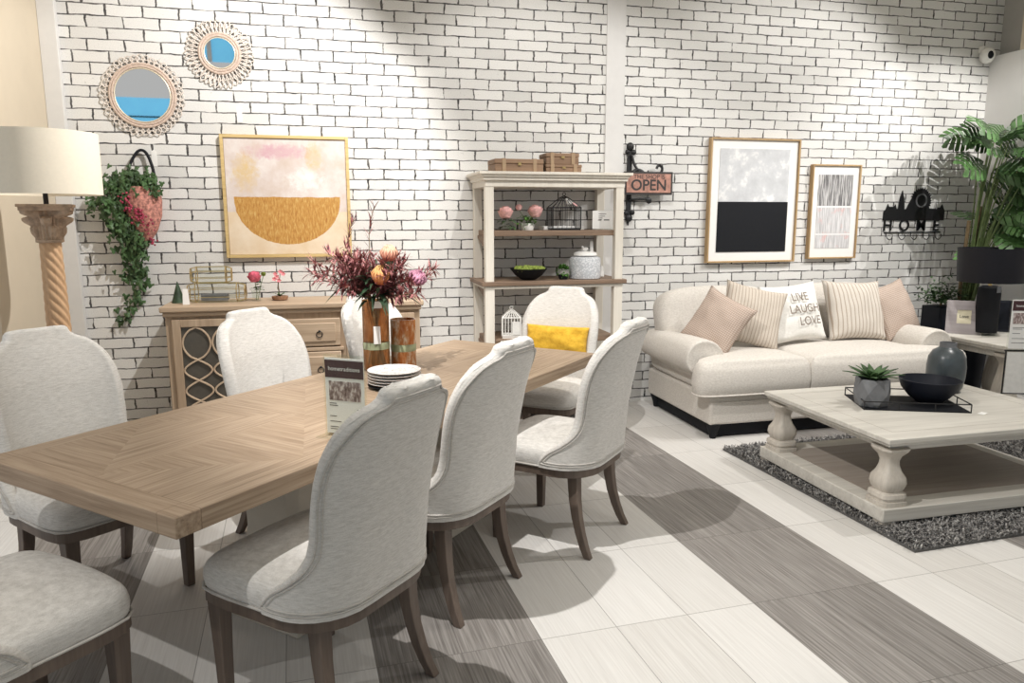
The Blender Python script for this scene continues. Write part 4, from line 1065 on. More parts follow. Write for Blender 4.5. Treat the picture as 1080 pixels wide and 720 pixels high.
cp.build('capital', M['capital'], lp, rot=(0, 0, rad(12)))
MB().cyl((0, 0, 1.60), (0, 0, 1.80), 0.012).build('stem_rod', M['black_metal'], lp)
MB().lathe([(0.262, 1.648), (0.262, 1.955), (0.257, 1.955), (0.257, 1.648), (0.262, 1.648)], n=64, cap=False).build('lamp_shade', M['shade_cream'], lp)
MB().tube([(0.012, 0, 1.80), (0.257, 0, 1.93)], 0.003).tube([(-0.012, 0, 1.80), (-0.257, 0, 1.93)], 0.003).build('shade_spider', M['gold'], lp)

# ------------------------------------------------------------------ bookshelf
sh = empty('open_shelf', (1.628, 5.41, 0), 0, 'tall antique white open shelf unit with brown wood boards', 'shelf unit')
hx, hy = 0.493, 0.20
for sx in (-1, 1):
    for sy in (-1, 1):
        MB().bx(sx*hx - 0.032, sx*hx + 0.032, sy*hy - 0.028, sy*hy + 0.028, 1.072, 1.76).build('post', M['shelf_white'], sh, bevel=0.004)
        MB().bx(sx*hx - 0.034, sx*hx + 0.034, sy*hy - 0.030, sy*hy + 0.030, 0.0, 1.03).build('post', M['shelf_white'], sh, bevel=0.004)
cr = MB().bx(-hx - 0.034, hx + 0.034, -hy - 0.032, hy + 0.03, 1.745, 1.795).bx(-hx - 0.05, hx + 0.05, -hy - 0.05, hy + 0.03, 1.79, 1.812)
cr.prism([(-hx - 0.05, 1.812), (-hx - 0.072, 1.832), (hx + 0.072, 1.832), (hx + 0.05, 1.812)], -hy - 0.062, hy + 0.03)
cr.bx(-hx - 0.080, hx + 0.080, -hy - 0.075, hy + 0.03, 1.830, 1.850)
cr.build('crown', M['shelf_white'], sh, bevel=0.003)
MB().bx(-hx + 0.0, hx - 0.0, -hy + 0.0, hy + 0.02, 1.398, 1.438).build('shelf_board', M['shelf_brown'], sh, bevel=0.003)
MB().bx(-hx - 0.060, hx + 0.060, -hy - 0.05, hy + 0.03, 1.044, 1.074).build('shelf_board', M['shelf_brown'], sh, bevel=0.004)
MB().bx(-hx - 0.036, hx + 0.036, -hy - 0.032, hy + 0.03, 1.020, 1.044).build('rail', M['shelf_white'], sh, bevel=0.003)
MB().bx(-hx, hx, -hy, hy + 0.02, 0.605, 0.645).build('shelf_board', M['shelf_brown'], sh, bevel=0.003)
MB().bx(-hx, hx, -hy, hy + 0.02, 0.14, 0.18).build('shelf_board', M['shelf_brown'], sh, bevel=0.003)
for z in (1.398, 1.020, 0.605):
    for sx in (-1,):
        MB().prism([(0, 0), (0.34, 0), (0.34, -0.02), (0.04, -0.10), (0, -0.10)], -0.008, 0.008, Matrix.Translation((sx*hx, -0.17, z)) @ Matrix.Rotation(PI/2, 4, 'Z')).build('bracket', M['shelf_brown'], sh)
def suitcase(loc, w, d, h, rz, label):
    t = empty('trunk', loc, rz, label, 'suitcase', 'brown wooden trunks on top of the shelf')
    MB().bx(-w/2, w/2, -d/2, d/2, 0, h*0.62).build('body', M['suitcase'], t, bevel=0.004)
    MB().bx(-w/2 - 0.003, w/2 + 0.003, -d/2 - 0.003, d/2 + 0.003, h*0.64, h).build('lid', M['suitcase'], t, bevel=0.006)
    for x in (-w*0.32, w*0.32): MB().bx(x - 0.014, x + 0.014, -d/2 - 0.006, d/2 + 0.006, 0, h + 0.003).build('strap', M['suit_band'], t, bevel=0.002)
    MB().bx(-0.012, 0.012, -d/2 - 0.009, -d/2, h*0.52, h*0.74).build('clasp', M['gold'], t)
    return t
suitcase((1.372, 5.37, 1.850), 0.36, 0.22, 0.095, 0.02, 'largest brown trunk, alone at the left on top of the shelf')
suitcase((1.715, 5.37, 1.850), 0.27, 0.20, 0.062, -0.03, 'lower brown trunk of the pair on top of the shelf')
suitcase((1.705, 5.37, 1.913), 0.25, 0.18, 0.080, 0.0, 'small brown trunk stacked upon another trunk on the shelf top')
TB = 1.438
fp = empty('peony_pot', (1.30, 5.33, TB), 0, 'glass pot of pink peonies at the left of the top shelf board', 'flowers')
MB().lathe([(0.045, 0), (0.052, 0.01), (0.040, 0.08), (0.038, 0.08), (0.048, 0.012), (0, 0.008)], n=24).build('glass_pot', M['glass_thin'], fp)
V, Fc = [], []; rose(V, Fc, (-0.015, -0.01, 0.125), 0.052, 1); rawmesh('bloom', V, Fc, M['pale_pink'], fp, True)
V, Fc = [], []
for k in range(46):
    a2 = rnd.uniform(0, 2*PI); blade(V, Fc, Vector((rnd.uniform(-.05, .05), rnd.uniform(-.03, .03), rnd.uniform(0.02, 0.09))), Vector((math.cos(a2), math.sin(a2), rnd.uniform(-.2, .6))), rnd.uniform(0.03, 0.07), 0.020, 0.4)
rawmesh('leaves', V, Fc, M['leaf'], fp)
fp2 = empty('peony_pot', (1.455, 5.33, TB), 0, 'bushy green pot with a pink peony left of the black birdcage', 'flowers')
MB().lathe([(0.042, 0), (0.050, 0.03), (0.044, 0.05), (0.0, 0.05)], n=20).build('pot', M['white_metal'], fp2)
V, Fc = [], []; rose(V, Fc, (0.055, -0.01, 0.135), 0.052, 2); rawmesh('bloom', V, Fc, M['pale_pink'], fp2, True)
V, Fc = [], []; rose(V, Fc, (-0.07, -0.01, 0.165), 0.024, 5); rawmesh('bud', V, Fc, M['pale_pink'], fp2, True)
V, Fc = [], []
for k in range(110):
    a2 = rnd.uniform(0, 2*PI); blade(V, Fc, Vector((rnd.gauss(0, .03), rnd.gauss(0, .025), rnd.uniform(0.03, 0.10))), Vector((math.cos(a2), math.sin(a2), rnd.uniform(-.3, .9))), rnd.uniform(0.025, 0.05), 0.018, 0.4)
rawmesh('leaves', V, Fc, M['leaf_bright'], fp2)
MB().tube([(0, 0, 0.05), (0.05, -0.01, 0.13)], 0.003, 5).tube([(0, 0, 0.05), (-0.07, -0.01, 0.15)], 0.002, 5).build('stem', M['stem_green'], fp2)
o = MB().bx(-0.16, 0.16, -0.07, 0.07, 0, 0.028).build('white_box', M['paper'], loc=(1.745, 5.42, TB), bevel=0.003); tag(o, 'flat white box behind and under the black birdcage', 'box')
def cage(loc, w, d, h, hr, mat, label, door=False, base=0.012, grp=None, rz=0.0):
    t = empty('birdcage', loc, rz, label, 'birdcage', grp)
    b = MB(); b.bx(-w/2, w/2, -d/2, d/2, 0, base).build('base', mat, t, bevel=0.001)
    f = MB(); r = 0.0026 if mat is not M['white_metal'] else 0.004
    for (x, y) in ((-w/2, -d/2), (w/2, -d/2), (w/2, d/2), (-w/2, d/2)):
        f.cyl((x, y, base), (x, y, h), r*1.6, 6); f.tube([(x, y, h), (x*0.25, y*0.25, h + hr*0.85), (0, 0, h + hr)], r*1.3, 5)
    for z in (base, h): f.tube([(-w/2, -d/2, z), (w/2, -d/2, z), (w/2, d/2, z), (-w/2, d/2, z)], r*1.5, 5, closed=True)
    f.tube([(0.012*math.cos(2*PI*k/10), 0, h + hr + 0.013 + 0.012*math.sin(2*PI*k/10)) for k in range(10)], r, 5, closed=True)
    f.build('frame', mat, t)
    g = MB(); n = 6
    for k in range(1, n):
        x = -w/2 + w*k/n
        for y in (-d/2, d/2):
            g.cyl((x, y, base), (x, y, h), r*0.8, 5); g.tube([(x, y, h), (x*0.15, y*0.15, h + hr*0.9)], r*0.8, 5)
        y = -d/2 + d*k/n
        for x in (-w/2, w/2): g.cyl((x, y, base), (x, y, h), r*0.8, 5)
    g.build('bars', mat, t)
    if door:
        MB().bx(w*0.05, w*0.45, -d/2 - 0.007, -d/2 - 0.002, base + 0.01, h*0.82).build('door', mat, t)
    return t
cage((1.725, 5.30, TB), 0.215, 0.15, 0.165, 0.085, M['black_metal'], 'black wire birdcage with a pointed roof on the top board')
bd = empty('bird_figurine', (1.762, 5.28, TB + 0.185), 0, 'small pinkish white bird perched on the black birdcage roof', 'figurine')
MB().ball((0, 0, 0.018), 0.022, 1.3, 0.8, 0.85).ball((-0.026, 0, 0.036), 0.013).build('body', M['porcelain'], bd)
MB().prism([(0.02, 0.02), (0.06, 0.0), (0.058, -0.012), (0.016, 0.008)], -0.008, 0.008).build('tail', M['pale_pink'], bd)
ac = empty('price_stand', (2.02, 5.28, TB), 0, 'small clear stand with white price sheet at the right of the top board', 'price sign')
MB().bx(-0.085, 0.085, -0.03, 0.03, 0, 0.004).bx(-0.082, 0.082, -0.003, -0.001, 0.004, 0.145).build('holder', M['acrylic'], ac)
o = MB().bx(-0.078, 0.078, 0.0, 0.0015, 0.006, 0.142).build('price_sheet', M['paper'], ac)
# printed sheet faces the front
sp_ = MB().bx(-0.078, 0.078, -0.0046, -0.0034, 0.008, 0.142); sp_.build('print_face', M['paper'], ac)
ln = MB()
for z, x0, x1 in ((0.118, -0.03, 0.03), (0.102, -0.03, 0.02), (0.088, -0.03, 0.0), (0.076, -0.03, -0.005)): ln.bx(x0, x1, -0.0053, -0.0046, z - 0.002, z + 0.002)
ln.bx(0.012, 0.055, -0.0053, -0.0046, 0.070, 0.078).bx(-0.035, -0.008, -0.0053, -0.0046, 0.070, 0.074)
ln.build('small_print', M['ink'], ac)
MBZ = 1.074
mb_ = empty('moss_bowl', (1.455, 5.30, MBZ), 0, 'shallow black bowl heaped with green moss on the middle board', 'bowl')
prof = [(0.045, 0), (0.055, 0.004), (0.10, 0.035), (0.140, 0.085), (0.134, 0.085), (0.095, 0.042), (0, 0.015)]
MB().lathe(prof, n=36).build('bowl', M['black'], mb_)
ms = MB()
for k in range(60):
    a2 = rnd.uniform(0, 2*PI); r = 0.115*math.sqrt(rnd.random()); ms.ball((r*math.cos(a2), r*math.sin(a2), 0.078 + 0.012*(1 - r/0.12)), rnd.uniform(0.016, 0.024), u=8, v=6)
ms.build('moss', M['moss'], mb_)
gp = empty('green_plant', (1.715, 5.27, MBZ), 0, 'small round green plant between the bowl and the white jar', 'potted plant')
MB().lathe([(0.03, 0), (0.038, 0.03), (0.034, 0.035), (0, 0.033)], n=16).build('pot', M['black'], gp)
V, Fc = [], []
for k in range(190):
    d = Vector((rnd.gauss(0, 1), rnd.gauss(0, 1), rnd.gauss(0.3, 0.9))).normalized(); blade(V, Fc, Vector((0, 0, 0.06)) + d*0.038, d + Vector((rnd.uniform(-.5, .5), rnd.uniform(-.5, .5), 0.2)), 0.024, 0.014, 0.3)
rawmesh('leaves', V, Fc, M['leaf_bright'], gp)
jr = empty('white_jar', (1.90, 5.31, MBZ), 0, 'squat white patterned jar with a bird on its lid, middle board', 'jar')
MB().lathe([(0.110, 0), (0.117, 0.005), (0.119, 0.02), (0.119, 0.142), (0.114, 0.156), (0.100, 0.164), (0.085, 0.166), (0.0, 0.167)], n=40).build('body', M['jar'], jr)
MB().lathe([(0.086, 0.172), (0.090, 0.178), (0.086, 0.196), (0.06, 0.204), (0, 0.206)], n=32).build('lid', M['porcelain'], jr)
MB().ball((0.0, 0, 0.222), 0.02, 1.3, 0.8, 0.8).ball((-0.02, 0, 0.238), 0.010).tube([(0.05, 0, 0.20), (0.05, 0, 0.28)], [0.016, 0.012], 8).build('bird_knob', M['porcelain'], jr)
o = MB().lathe([(0.03, 0), (0.034, 0.004), (0.028, 0.06), (0.024, 0.085), (0.0, 0.087)], n=20).build('white_candle', M['porcelain'], loc=(2.07, 5.44, MBZ)); tag(o, 'small white candle cup at the right end of the middle board', 'candle')
BZ = 0.645
cage((1.325, 5.31, BZ), 0.135, 0.13, 0.155, 0.055, M['white_metal'], 'white birdcage lantern on the lower board by the left post', True, 0.02, 'white birdcage lanterns', rad(-14))
cage((1.50, 5.40, BZ), 0.12, 0.12, 0.135, 0.05, M['white_metal'], 'white birdcage lantern half hidden behind the far chair', True, 0.02, 'white birdcage lanterns', rad(-14))

# ------------------------------------------------------------------ hanging shop sign
sg = empty('shop_sign', (2.38, YW, 1.80), 0, 'black iron bracket sign reading OPEN beside the shelf', 'sign')
br = MB()
br.bx(-0.018, 0.018, -0.022, 0.0, -0.25, 0.27)
for z, s in ((0.285, 1), (-0.275, -1)):
    br.ball((0, -0.02, z), 0.032, 1, 0.6, 1).ball((0.030, -0.02, z - s*0.045), 0.022, 1, 0.6, 1).ball((-0.024, -0.02, z - s*0.04), 0.018, 1, 0.6, 1)
br.prism([(-0.02, -0.24), (0.02, -0.24), (0.0, -0.335)], -0.02, 0.0)
br.tube(catmull([(0.01, -0.03, 0.22), (0.04, -0.04, 0.13), (0.11, -0.05, 0.065), (0.20, -0.055, 0.055), (0.255, -0.055, 0.085), (0.262, -0.055, 0.125), (0.232, -0.055, 0.140), (0.215, -0.055, 0.115)], 6), 0.011, 6)
br.tube(catmull([(0.0, -0.03, 0.06), (0.04, -0.04, 0.10), (0.09, -0.045, 0.095), (0.10, -0.045, 0.06)], 6), 0.014, 6)
br.ball((0.09, -0.045, 0.075), 0.030, 1, 0.5, 1).ball((-0.02, -0.03, 0.05), 0.028, 1, 0.5, 1)
br.tube(catmull([(0.0, -0.03, -0.13), (0.10, -0.05, -0.125), (0.16, -0.055, -0.12), (0.172, -0.055, -0.145), (0.15, -0.055, -0.155)], 6), 0.009, 6).ball((0.155, -0.055, -0.135), 0.024, 1, 0.5, 1)
br.cyl((0.14, -0.06, 0.10), (0.14, -0.06, 0.07), 0.006, 6)
br.build('bracket', M['black_metal'], sg)
bo = MB().bx(-0.070, 0.345, -0.085, -0.065, -0.092, 0.088).build('sign_border', M['ink'], sg, bevel=0.002)
MB().bx(-0.052, 0.327, -0.090, -0.084, -0.075, 0.071).build('sign_plate', M['sign_copper'], sg)
text('lettering', 'THE SHOP IS', 0.048, M['ink'], sg, (0.140, -0.0905, 0.047), extrude=0.001)
text('lettering', 'OPEN', 0.118, M['ink'], sg, (0.1375, -0.0905, -0.020), extrude=0.001, bold=0.002)

# ------------------------------------------------------------------ HOME coat rack
hr_ = empty('coat_rack', (5.13, YW, 1.50), 0, 'black cut metal coat rack with HOME letters and hooks', 'coat rack')
sil = [(-0.325, 0.0), (-0.325, 0.075), (-0.30, 0.10), (-0.285, 0.145), (-0.27, 0.12), (-0.22, 0.12), (-0.205, 0.14), (-0.19, 0.10), (-0.175, 0.105), (-0.165, 0.19), (-0.142, 0.265), (-0.118, 0.19), (-0.108, 0.10),
       (-0.09, 0.10), (-0.06, 0.16), (-0.03, 0.21)]
cxg, czg, rg = 0.062, 0.175, 0.102
for k in range(34):
    a2 = PI*0.92 - (PI*1.12)*k/33; r = rg + (0.014 if k % 2 else -0.004); sil.append((cxg + r*math.cos(a2), czg + r*math.sin(a2)))
sil += [(0.19, 0.105), (0.235, 0.10), (0.25, 0.115), (0.275, 0.115), (0.295, 0.145), (0.31, 0.11), (0.325, 0.09), (0.325, 0.0)]
MB().prism(sil, -0.012, -0.006).build('plaque', M['black_metal'], hr_)
MB().tube([(cxg + 0.055*math.cos(2*PI*k/24), -0.014, czg + 0.055*math.sin(2*PI*k/24)) for k in range(24)], 0.008, 6, closed=True).build('wheel_ring', M['concrete'], hr_, label='grey ring in the toothed wheel')
for ch, x in zip('HOME', (-0.27, -0.095, 0.085, 0.245)):
    text('letter', ch, 0.145, M['black_metal'], hr_, (x, -0.009, -0.047), extrude=0.003, bold=0.002, xs=0.95)
MB().bx(-0.30, 0.30, -0.012, -0.006, -0.110, -0.100).build('bar', M['black_metal'], hr_)
for k in range(5):
    x = -0.26 + 0.13*k
    MB().tube(catmull([(x - 0.02, -0.010, -0.105), (x - 0.022, -0.02, -0.145), (x, -0.035, -0.17), (x + 0.022, -0.04, -0.145), (x + 0.018, -0.04, -0.12)], 5), 0.0035, 6).build('hook', M['black_metal'], hr_)

# ------------------------------------------------------------------ sofa
so = empty('sofa', (3.54, 4.97, 0), 0, 'cream chenille sofa with rolled arms and black feet', 'sofa')
HWS = 1.01; YF, YB = -0.50, 0.53
MB().bx(-HWS, HWS, YF, YB, 0.105, 0.315).build('base', M['sofa'], so, bevel=0.02, seg=3)
MB().tube([(-HWS + 0.01, YF - 0.002, 0.265), (HWS - 0.01, YF - 0.002, 0.265)], 0.005, 6).build('welt', M['sofa'], so)
for sx in (-1, 1):
    prof = [(1.01, 0.30), (1.013, 0.38), (1.02, 0.435), (1.085, 0.445), (1.128, 0.50), (1.132, 0.575), (1.095, 0.655), (1.01, 0.690), (0.91, 0.675), (0.840, 0.615), (0.812, 0.53), (0.808, 0.40), (0.808, 0.30)]
    rings = []
    for y, k in ((-0.335, 0.80), (-0.352, 0.93), (-0.335, 0.985), (-0.29, 1.0), (-0.1, 1.0), (0.2, 0.99), (0.45, 0.97), (0.50, 0.9)):
        cx, cz = 0.96, 0.50
        dz = -0.02 * sm((y + 0.3) / 0.8)
        rings.append([Vector((sx*(cx + (x - cx)*k), y, cz + (z - cz)*k + (dz if z > 0.45 else 0))) for x, z in prof])
    MB().loft(rings).build('arm', M['sofa'], so, sub=2)
def softbox(mb, c, d, e=3.2, n=10, rot=None, bulge=0.0):
    """superellipsoid cushion"""
    r = bmesh.ops.create_cube(mb.bm, size=2.0)
    bmesh.ops.subdivide_edges(mb.bm, edges=mb.bm.edges[:], cuts=n, use_grid_fill=True)
    vs = mb.bm.verts[:]
    for v in vs:
        p = v.co.copy(); k = (abs(p.x)**e + abs(p.y)**e + abs(p.z)**e) ** (1.0/e)
        p = p / k
        nz = mnoise.noise(Vector((p.x*1.6 + c[0]*3, p.y*1.6, p.z*1.6))) * 0.018
        q = Vector((p.x*d[0]/2, p.y*d[1]/2, p.z*d[2]/2)) * (1 + nz)
        if rot: q = rot @ q
        v.co = q + Vector(c)
    return mb
# seat cushions: seam left of the middle, left one wraps round the arm front
def seat_cushion(x0, x1, tl, tr, label=None):
    P = []
    yb, yf, ya = 0.36, -0.555, -0.37
    xa = x0 + (0.285 if tl else 0); xb = x1 - (0.285 if tr else 0)
    if tl: P += [(xa, yb), (xa, ya), (x0, ya - 0.01), (x0, yf)]
    else: P += [(x0, yb), (x0, ya), (x0, (ya+yf)/2), (x0, yf)]
    if tr: P += [(x1, yf), (x1, ya - 0.01), (xb, ya), (xb, yb)]
    else: P += [(x1, yf), (x1, (ya+yf)/2), (x1, ya), (x1, yb)]
    # densify and round
    D = []
    m = len(P)
    for i in range(m):
        a = Vector((*P[i], 0)); b = Vector((*P[(i+1) % m], 0))
        for k in range(10): D.append(a.lerp(b, k/10))
    for it in range(9): D = [(D[i-1] + D[i]*2 + D[(i+1) % len(D)]) / 4 for i in range(len(D))]
    cx = sum(p.x for p in D)/len(D); cy = sum(p.y for p in D)/len(D)
    def ring(ins, z, dome=0.0):
        out = []
        n = len(D)
        for i, p in enumerate(D):
            t = (D[(i+1) % n] - D[i-1]).normalized(); nn = Vector((t.y, -t.x, 0))
            if nn.dot(Vector((p.x - cx, p.y - cy, 0))) < 0 and not (tl or tr): nn = -nn
            out.append(Vector((p.x - nn.x*ins, p.y - nn.y*ins, z)))
        return out
    def sring(k, z): return [Vector((cx + (p.x - cx)*k, cy + (p.y - cy)*k, z)) for p in D]
    z0 = 0.305
    mb = MB().loft([ring(0.05, z0), ring(0.012, z0 + 0.012), ring(0.0, z0 + 0.03), ring(-0.008, z0 + 0.10), ring(0.0, z0 + 0.185), ring(0.010, z0 + 0.215), ring(0.030, z0 + 0.237), sring(0.90, z0 + 0.250), sring(0.78, z0 + 0.259), sring(0.55, z0 + 0.267), sring(0.3, z0 + 0.271), sring(0.1, z0 + 0.272)])
    s_ = mb.build('seat_cushion', M['sofa'], so, angle=80)
    w = MB().tube(ring(0.0, z0 + 0.02), 0.006, 6, closed=True); w.build('welt', M['sofa'], s_)
    return s_
seat_cushion(-1.115, -0.252, True, False)
seat_cushion(-0.248, 1.115, False, True)
MB().bx(-HWS + 0.05, HWS - 0.05, YF + 0.06, YB - 0.06, 0.012, 0.107).build('recessed_block', M['black'], so, label='black recessed block under the base')  # black box between base and floor, set back from the edges
MB().bx(-0.93, 0.93, 0.36, 0.53, 0.3, 0.80).build('back', M['sofa'], so, bevel=0.05, seg=4)
rb = Matrix.Rotation(rad(-12), 3, 'X')
softbox(MB(), (-0.535, 0.34, 0.755), (1.02, 0.27, 0.48), 3.4, 12, rb).build('back_cushion', M['sofa'], so, angle=80)
softbox(MB(), (0.50, 0.34, 0.755), (0.98, 0.27, 0.48), 3.4, 12, rb).build('back_cushion', M['sofa'], so, angle=80)
for x, y in ((-0.955, YF + 0.05), (0.09, YF + 0.05), (0.955, YF + 0.05), (-0.955, YB - 0.06), (0.955, YB - 0.06)):
    MB().lathe([(0.020, 0), (0.024, 0.006), (0.030, 0.04), (0.045, 0.085), (0.052, 0.106)], (x, y, 0), 16).build('foot', M['black'], so, label='black turned foot')
PG = 'scatter pillows on the sofa'
pillow('throw_pillow', 0.42, 0.44, 0.16, M['pillow_pink'], (2.765, 4.84, 0.765), rad(-22), rad(-52), rad(24), 'blush checked pillow leaning on the left sofa arm', 'pillow', PG, 1)
pillow('throw_pillow', 0.47, 0.47, 0.17, M['pillow_fine'], (3.085, 4.90, 0.800), rad(-20), rad(-14), rad(14), 'taupe narrow striped pillow between the blush pillow and the lettered one', 'pillow', PG, 2)
p3_ = pillow('throw_pillow', 0.52, 0.47, 0.17, M['white_cloth'], (3.485, 4.98, 0.800), rad(-20), rad(2), rad(-4), 'white pillow lettered LIVE LAUGH LOVE at the sofa middle', 'pillow', PG, 3)
p4_ = pillow('throw_pillow', 0.53, 0.49, 0.17, M['pillow_stripe'], (4.06, 5.00, 0.800), rad(-20), rad(0), rad(2), 'cream pillow with wide brown stripes right of the lettered pillow', 'pillow', PG, 4)
pillow('throw_pillow', 0.46, 0.46, 0.16, M['pillow_pink'], (4.47, 5.04, 0.785), rad(-22), rad(14), rad(-10), 'blush checked pillow at the right end of the sofa', 'pillow', PG, 6)
for body, x, z in (('LIVE', 0.025, 0.10), ('LAUGH', 0.045, 0.005), ('LOVE', 0.075, -0.09)):
    t_ = text('lettering', body, 0.090, M['script'], p3_, (0, 0, 0), (0, 0, 0), 0.0, bold=0.0006)
    # lay the letters on the pillow's bulging face
    for v in t_.data.vertices:
        px, pz = v.co.x * 0.92 + x, v.co.y + z
        aa = max(-.95, min(.95, px / 0.26)); bb = max(-.95, min(.95, pz / 0.235))
        v.co = Vector((px, -0.085 * ((1 - aa*aa)*(1 - bb*bb)) ** 0.42 - 0.019, pz))

# ------------------------------------------------------------------ rug and coffee table
RA = rad(2.5); RW, RL = 2.45, 1.60; RC = Vector((2.582, 2.655, 0)) + rotz((RW/2, RL/2), RA)
rug = empty('shag_rug', (RC.x, RC.y, 0), RA, 'charcoal grey shag rug under the coffee table', 'rug')
MB().bx(-RW/2, RW/2, -RL/2, RL/2, 0.001, 0.012).build('backing', M['rug'], rug)
V, Fc = [], []; rr = random.Random(8)
for k in range(42000):
    x = rr.uniform(-RW/2, RW/2); y = rr.uniform(-RL/2, RL/2)
    a2 = rr.uniform(0, 2*PI); b = len(V); h = rr.uniform(0.012, 0.030); ln_ = rr.uniform(0.006, 0.028); w = rr.uniform(0.0022, 0.0042)
    dx, dy = math.cos(a2), math.sin(a2); sx, sy = -dy*w, dx*w
    V += [(x - sx, y - sy, 0.010), (x + sx, y + sy, 0.010), (x + dx*ln_*0.5 + sx, y + dy*ln_*0.5 + sy, 0.010 + h*0.8), (x + dx*ln_*0.5 - sx, y + dy*ln_*0.5 - sy, 0.010 + h*0.8), (x + dx*ln_*1.4, y + dy*ln_*1.4, 0.010 + h)]
    Fc += [(b, b+1, b+2, b+3), (b+3, b+2, b+4)]
pile = rawmesh('pile', V, Fc, M['shag'], rug); pile['kind'] = 'stuff'

ct = empty('coffee_table', (3.30, 3.445, 0.0), 0, 'square bleached oak coffee table with turned legs and low shelf', 'table')
cw, cdp = 0.68, 0.535
MB().bx(-cw, cw, -cdp, cdp, 0.436, 0.462).bx(-cw + 0.012, cw - 0.012, -cdp + 0.012, cdp - 0.012, 0.420, 0.437).build('tabletop', M['coffee'], ct, bevel=0.004)
pn = MB()
for a_, b_ in (((-cw + 0.11, -cdp + 0.11), (cw - 0.11, -cdp + 0.112)), ((-cw + 0.11, cdp - 0.112), (cw - 0.11, cdp - 0.11)), ((-cw + 0.11, -cdp + 0.11), (-cw + 0.112, cdp - 0.11)), ((cw - 0.112, -cdp + 0.11), (cw - 0.11, cdp - 0.11))):
    pn.bx(a_[0], b_[0], a_[1], b_[1], 0.4615, 0.4624)
pn.build('inlay_line', M['coffee_dark'], ct)
MB().bx(-cw + 0.05, cw - 0.05, -cdp + 0.05, cdp - 0.05, 0.385, 0.421).build('apron', M['coffee'], ct, bevel=0.004)
MB().bx(-cw - 0.005, cw + 0.005, -cdp - 0.005, cdp + 0.005, 0.036, 0.105).build('lower_shelf', M['coffee'], ct, bevel=0.005)
MB().bx(-cw + 0.10, cw - 0.10, -cdp + 0.12, cdp - 0.12, 0.104, 0.1075).build('shelf_panel', M['coffee_dark'], ct, label='darker grey oak shelf panel')
for sx in (-1, 1):
    for sy in (-1, 1):
        MB().box((sx*(cw - 0.035), sy*(cdp - 0.035), 0.018), (0.07, 0.07, 0.036)).build('foot', M['coffee_v'], ct)
        prof = [(0.078, 0.105), (0.078, 0.128), (0.070, 0.130), (0.070, 0.142), (0.076, 0.146), (0.072, 0.165), (0.056, 0.175), (0.064, 0.19), (0.072, 0.215), (0.068, 0.245), (0.050, 0.275), (0.040, 0.305), (0.038, 0.33), (0.046, 0.355), (0.066, 0.378), (0.074, 0.390), (0.074, 0.40)]
        MB().lathe(prof, (sx*(cw - 0.085), sy*(cdp - 0.085), 0), 32, sq=4.5).build('leg', M['coffee_v'], ct, angle=30)
CTZ = 0.4624
ty = empty('wire_tray', (3.222, 3.487, CTZ), rad(-22), 'black wire rimmed tray on the coffee table', 'tray')
a_, b_ = 0.28, 0.176
MB().bx(-a_, a_, -b_, b_, 0.0, 0.006).build('tray_base', M['black'], ty)
f = MB()
f.tube([(-a_, -b_, 0.048), (a_, -b_, 0.048), (a_, b_, 0.048), (-a_, b_, 0.048)], 0.0042, 4, closed=True)
for x in (-a_, -a_/3, a_/3, a_):
    for y in (-b_, b_): f.cyl((x, y, 0), (x, y, 0.048), 0.0035, 4)
for y in (0.0,):
    for x in (-a_, a_): f.cyl((x, y, 0), (x, y, 0.048), 0.0035, 4)
f.build('wire_rim', M['black_metal'], ty)
sc_ = empty('succulent_planter', (3.005, 3.505, CTZ + 0.006), rad(10), 'grey faceted concrete pot with an agave like succulent in the tray', 'potted plant')
mbp = MB(); n = 6
def hexr(r, z, off): return [Vector((r*math.cos(2*PI*k/n + off), r*math.sin(2*PI*k/n + off), z)) for k in range(n)]
A0 = hexr(0.088, 0, 0); A1 = hexr(0.104, 0.075, PI/n); A2 = hexr(0.092, 0.155, 0)
va = [[mbp.bm.verts.new(p) for p in r] for r in (A0, A1, A2)]
for k in range(n):
    j = (k + 1) % n
    mbp.bm.faces.new((va[0][k], va[0][j], va[1][k])); mbp.bm.faces.new((va[1][k], va[0][j], va[1][j]))
    mbp.bm.faces.new((va[1][k], va[1][j], va[2][j])); mbp.bm.faces.new((va[2][k], va[1][k], va[2][j]))
I2 = [mbp.bm.verts.new(p) for p in hexr(0.082, 0.155, 0)]; I1 = [mbp.bm.verts.new(p) for p in hexr(0.080, 0.135, 0)]
for k in range(n):
    j = (k + 1) % n; mbp.bm.faces.new((va[2][k], va[2][j], I2[j], I2[k])); mbp.bm.faces.new((I2[k], I2[j], I1[j], I1[k]))
mbp.bm.faces.new(va[0][::-1]); mbp.bm.faces.new(I1)
mbp.build('pot', M['concrete'], sc_, smooth=False, bevel=0.002)
V, Fc = [], []
for ring_i, (cnt, el, ln_) in enumerate(((8, 0.25, 0.15), (7, 0.7, 0.135), (5, 1.5, 0.11))):
    for k in range(cnt):
        a2 = 2*PI*(k + 0.4*ring_i)/cnt; blade(V, Fc, Vector((0.01*math.cos(a2), 0.01*math.sin(a2), 0.14)), Vector((math.cos(a2), math.sin(a2), el + 0.45)), ln_, 0.040, 0.35, 6)
o = rawmesh('succulent_leaves', V, Fc, M['leaf'], sc_, True); md = o.modifiers.new('t', 'SOLIDIFY'); md.thickness = 0.004
bw = MB().lathe([(0.055, 0), (0.065, 0.003), (0.108, 0.035), (0.148, 0.085), (0.164, 0.136), (0.158, 0.137), (0.140, 0.088), (0.098, 0.042), (0, 0.012)], n=48).build('black_bowl', M['navy'], loc=(3.37, 3.475, CTZ + 0.006))
tag(bw, 'deep matt black bowl standing in the wire tray', 'bowl')
vs_ = empty('slate_vase', (3.70, 3.70, CTZ), 0, 'rounded slate grey vase behind the black bowl', 'vase')
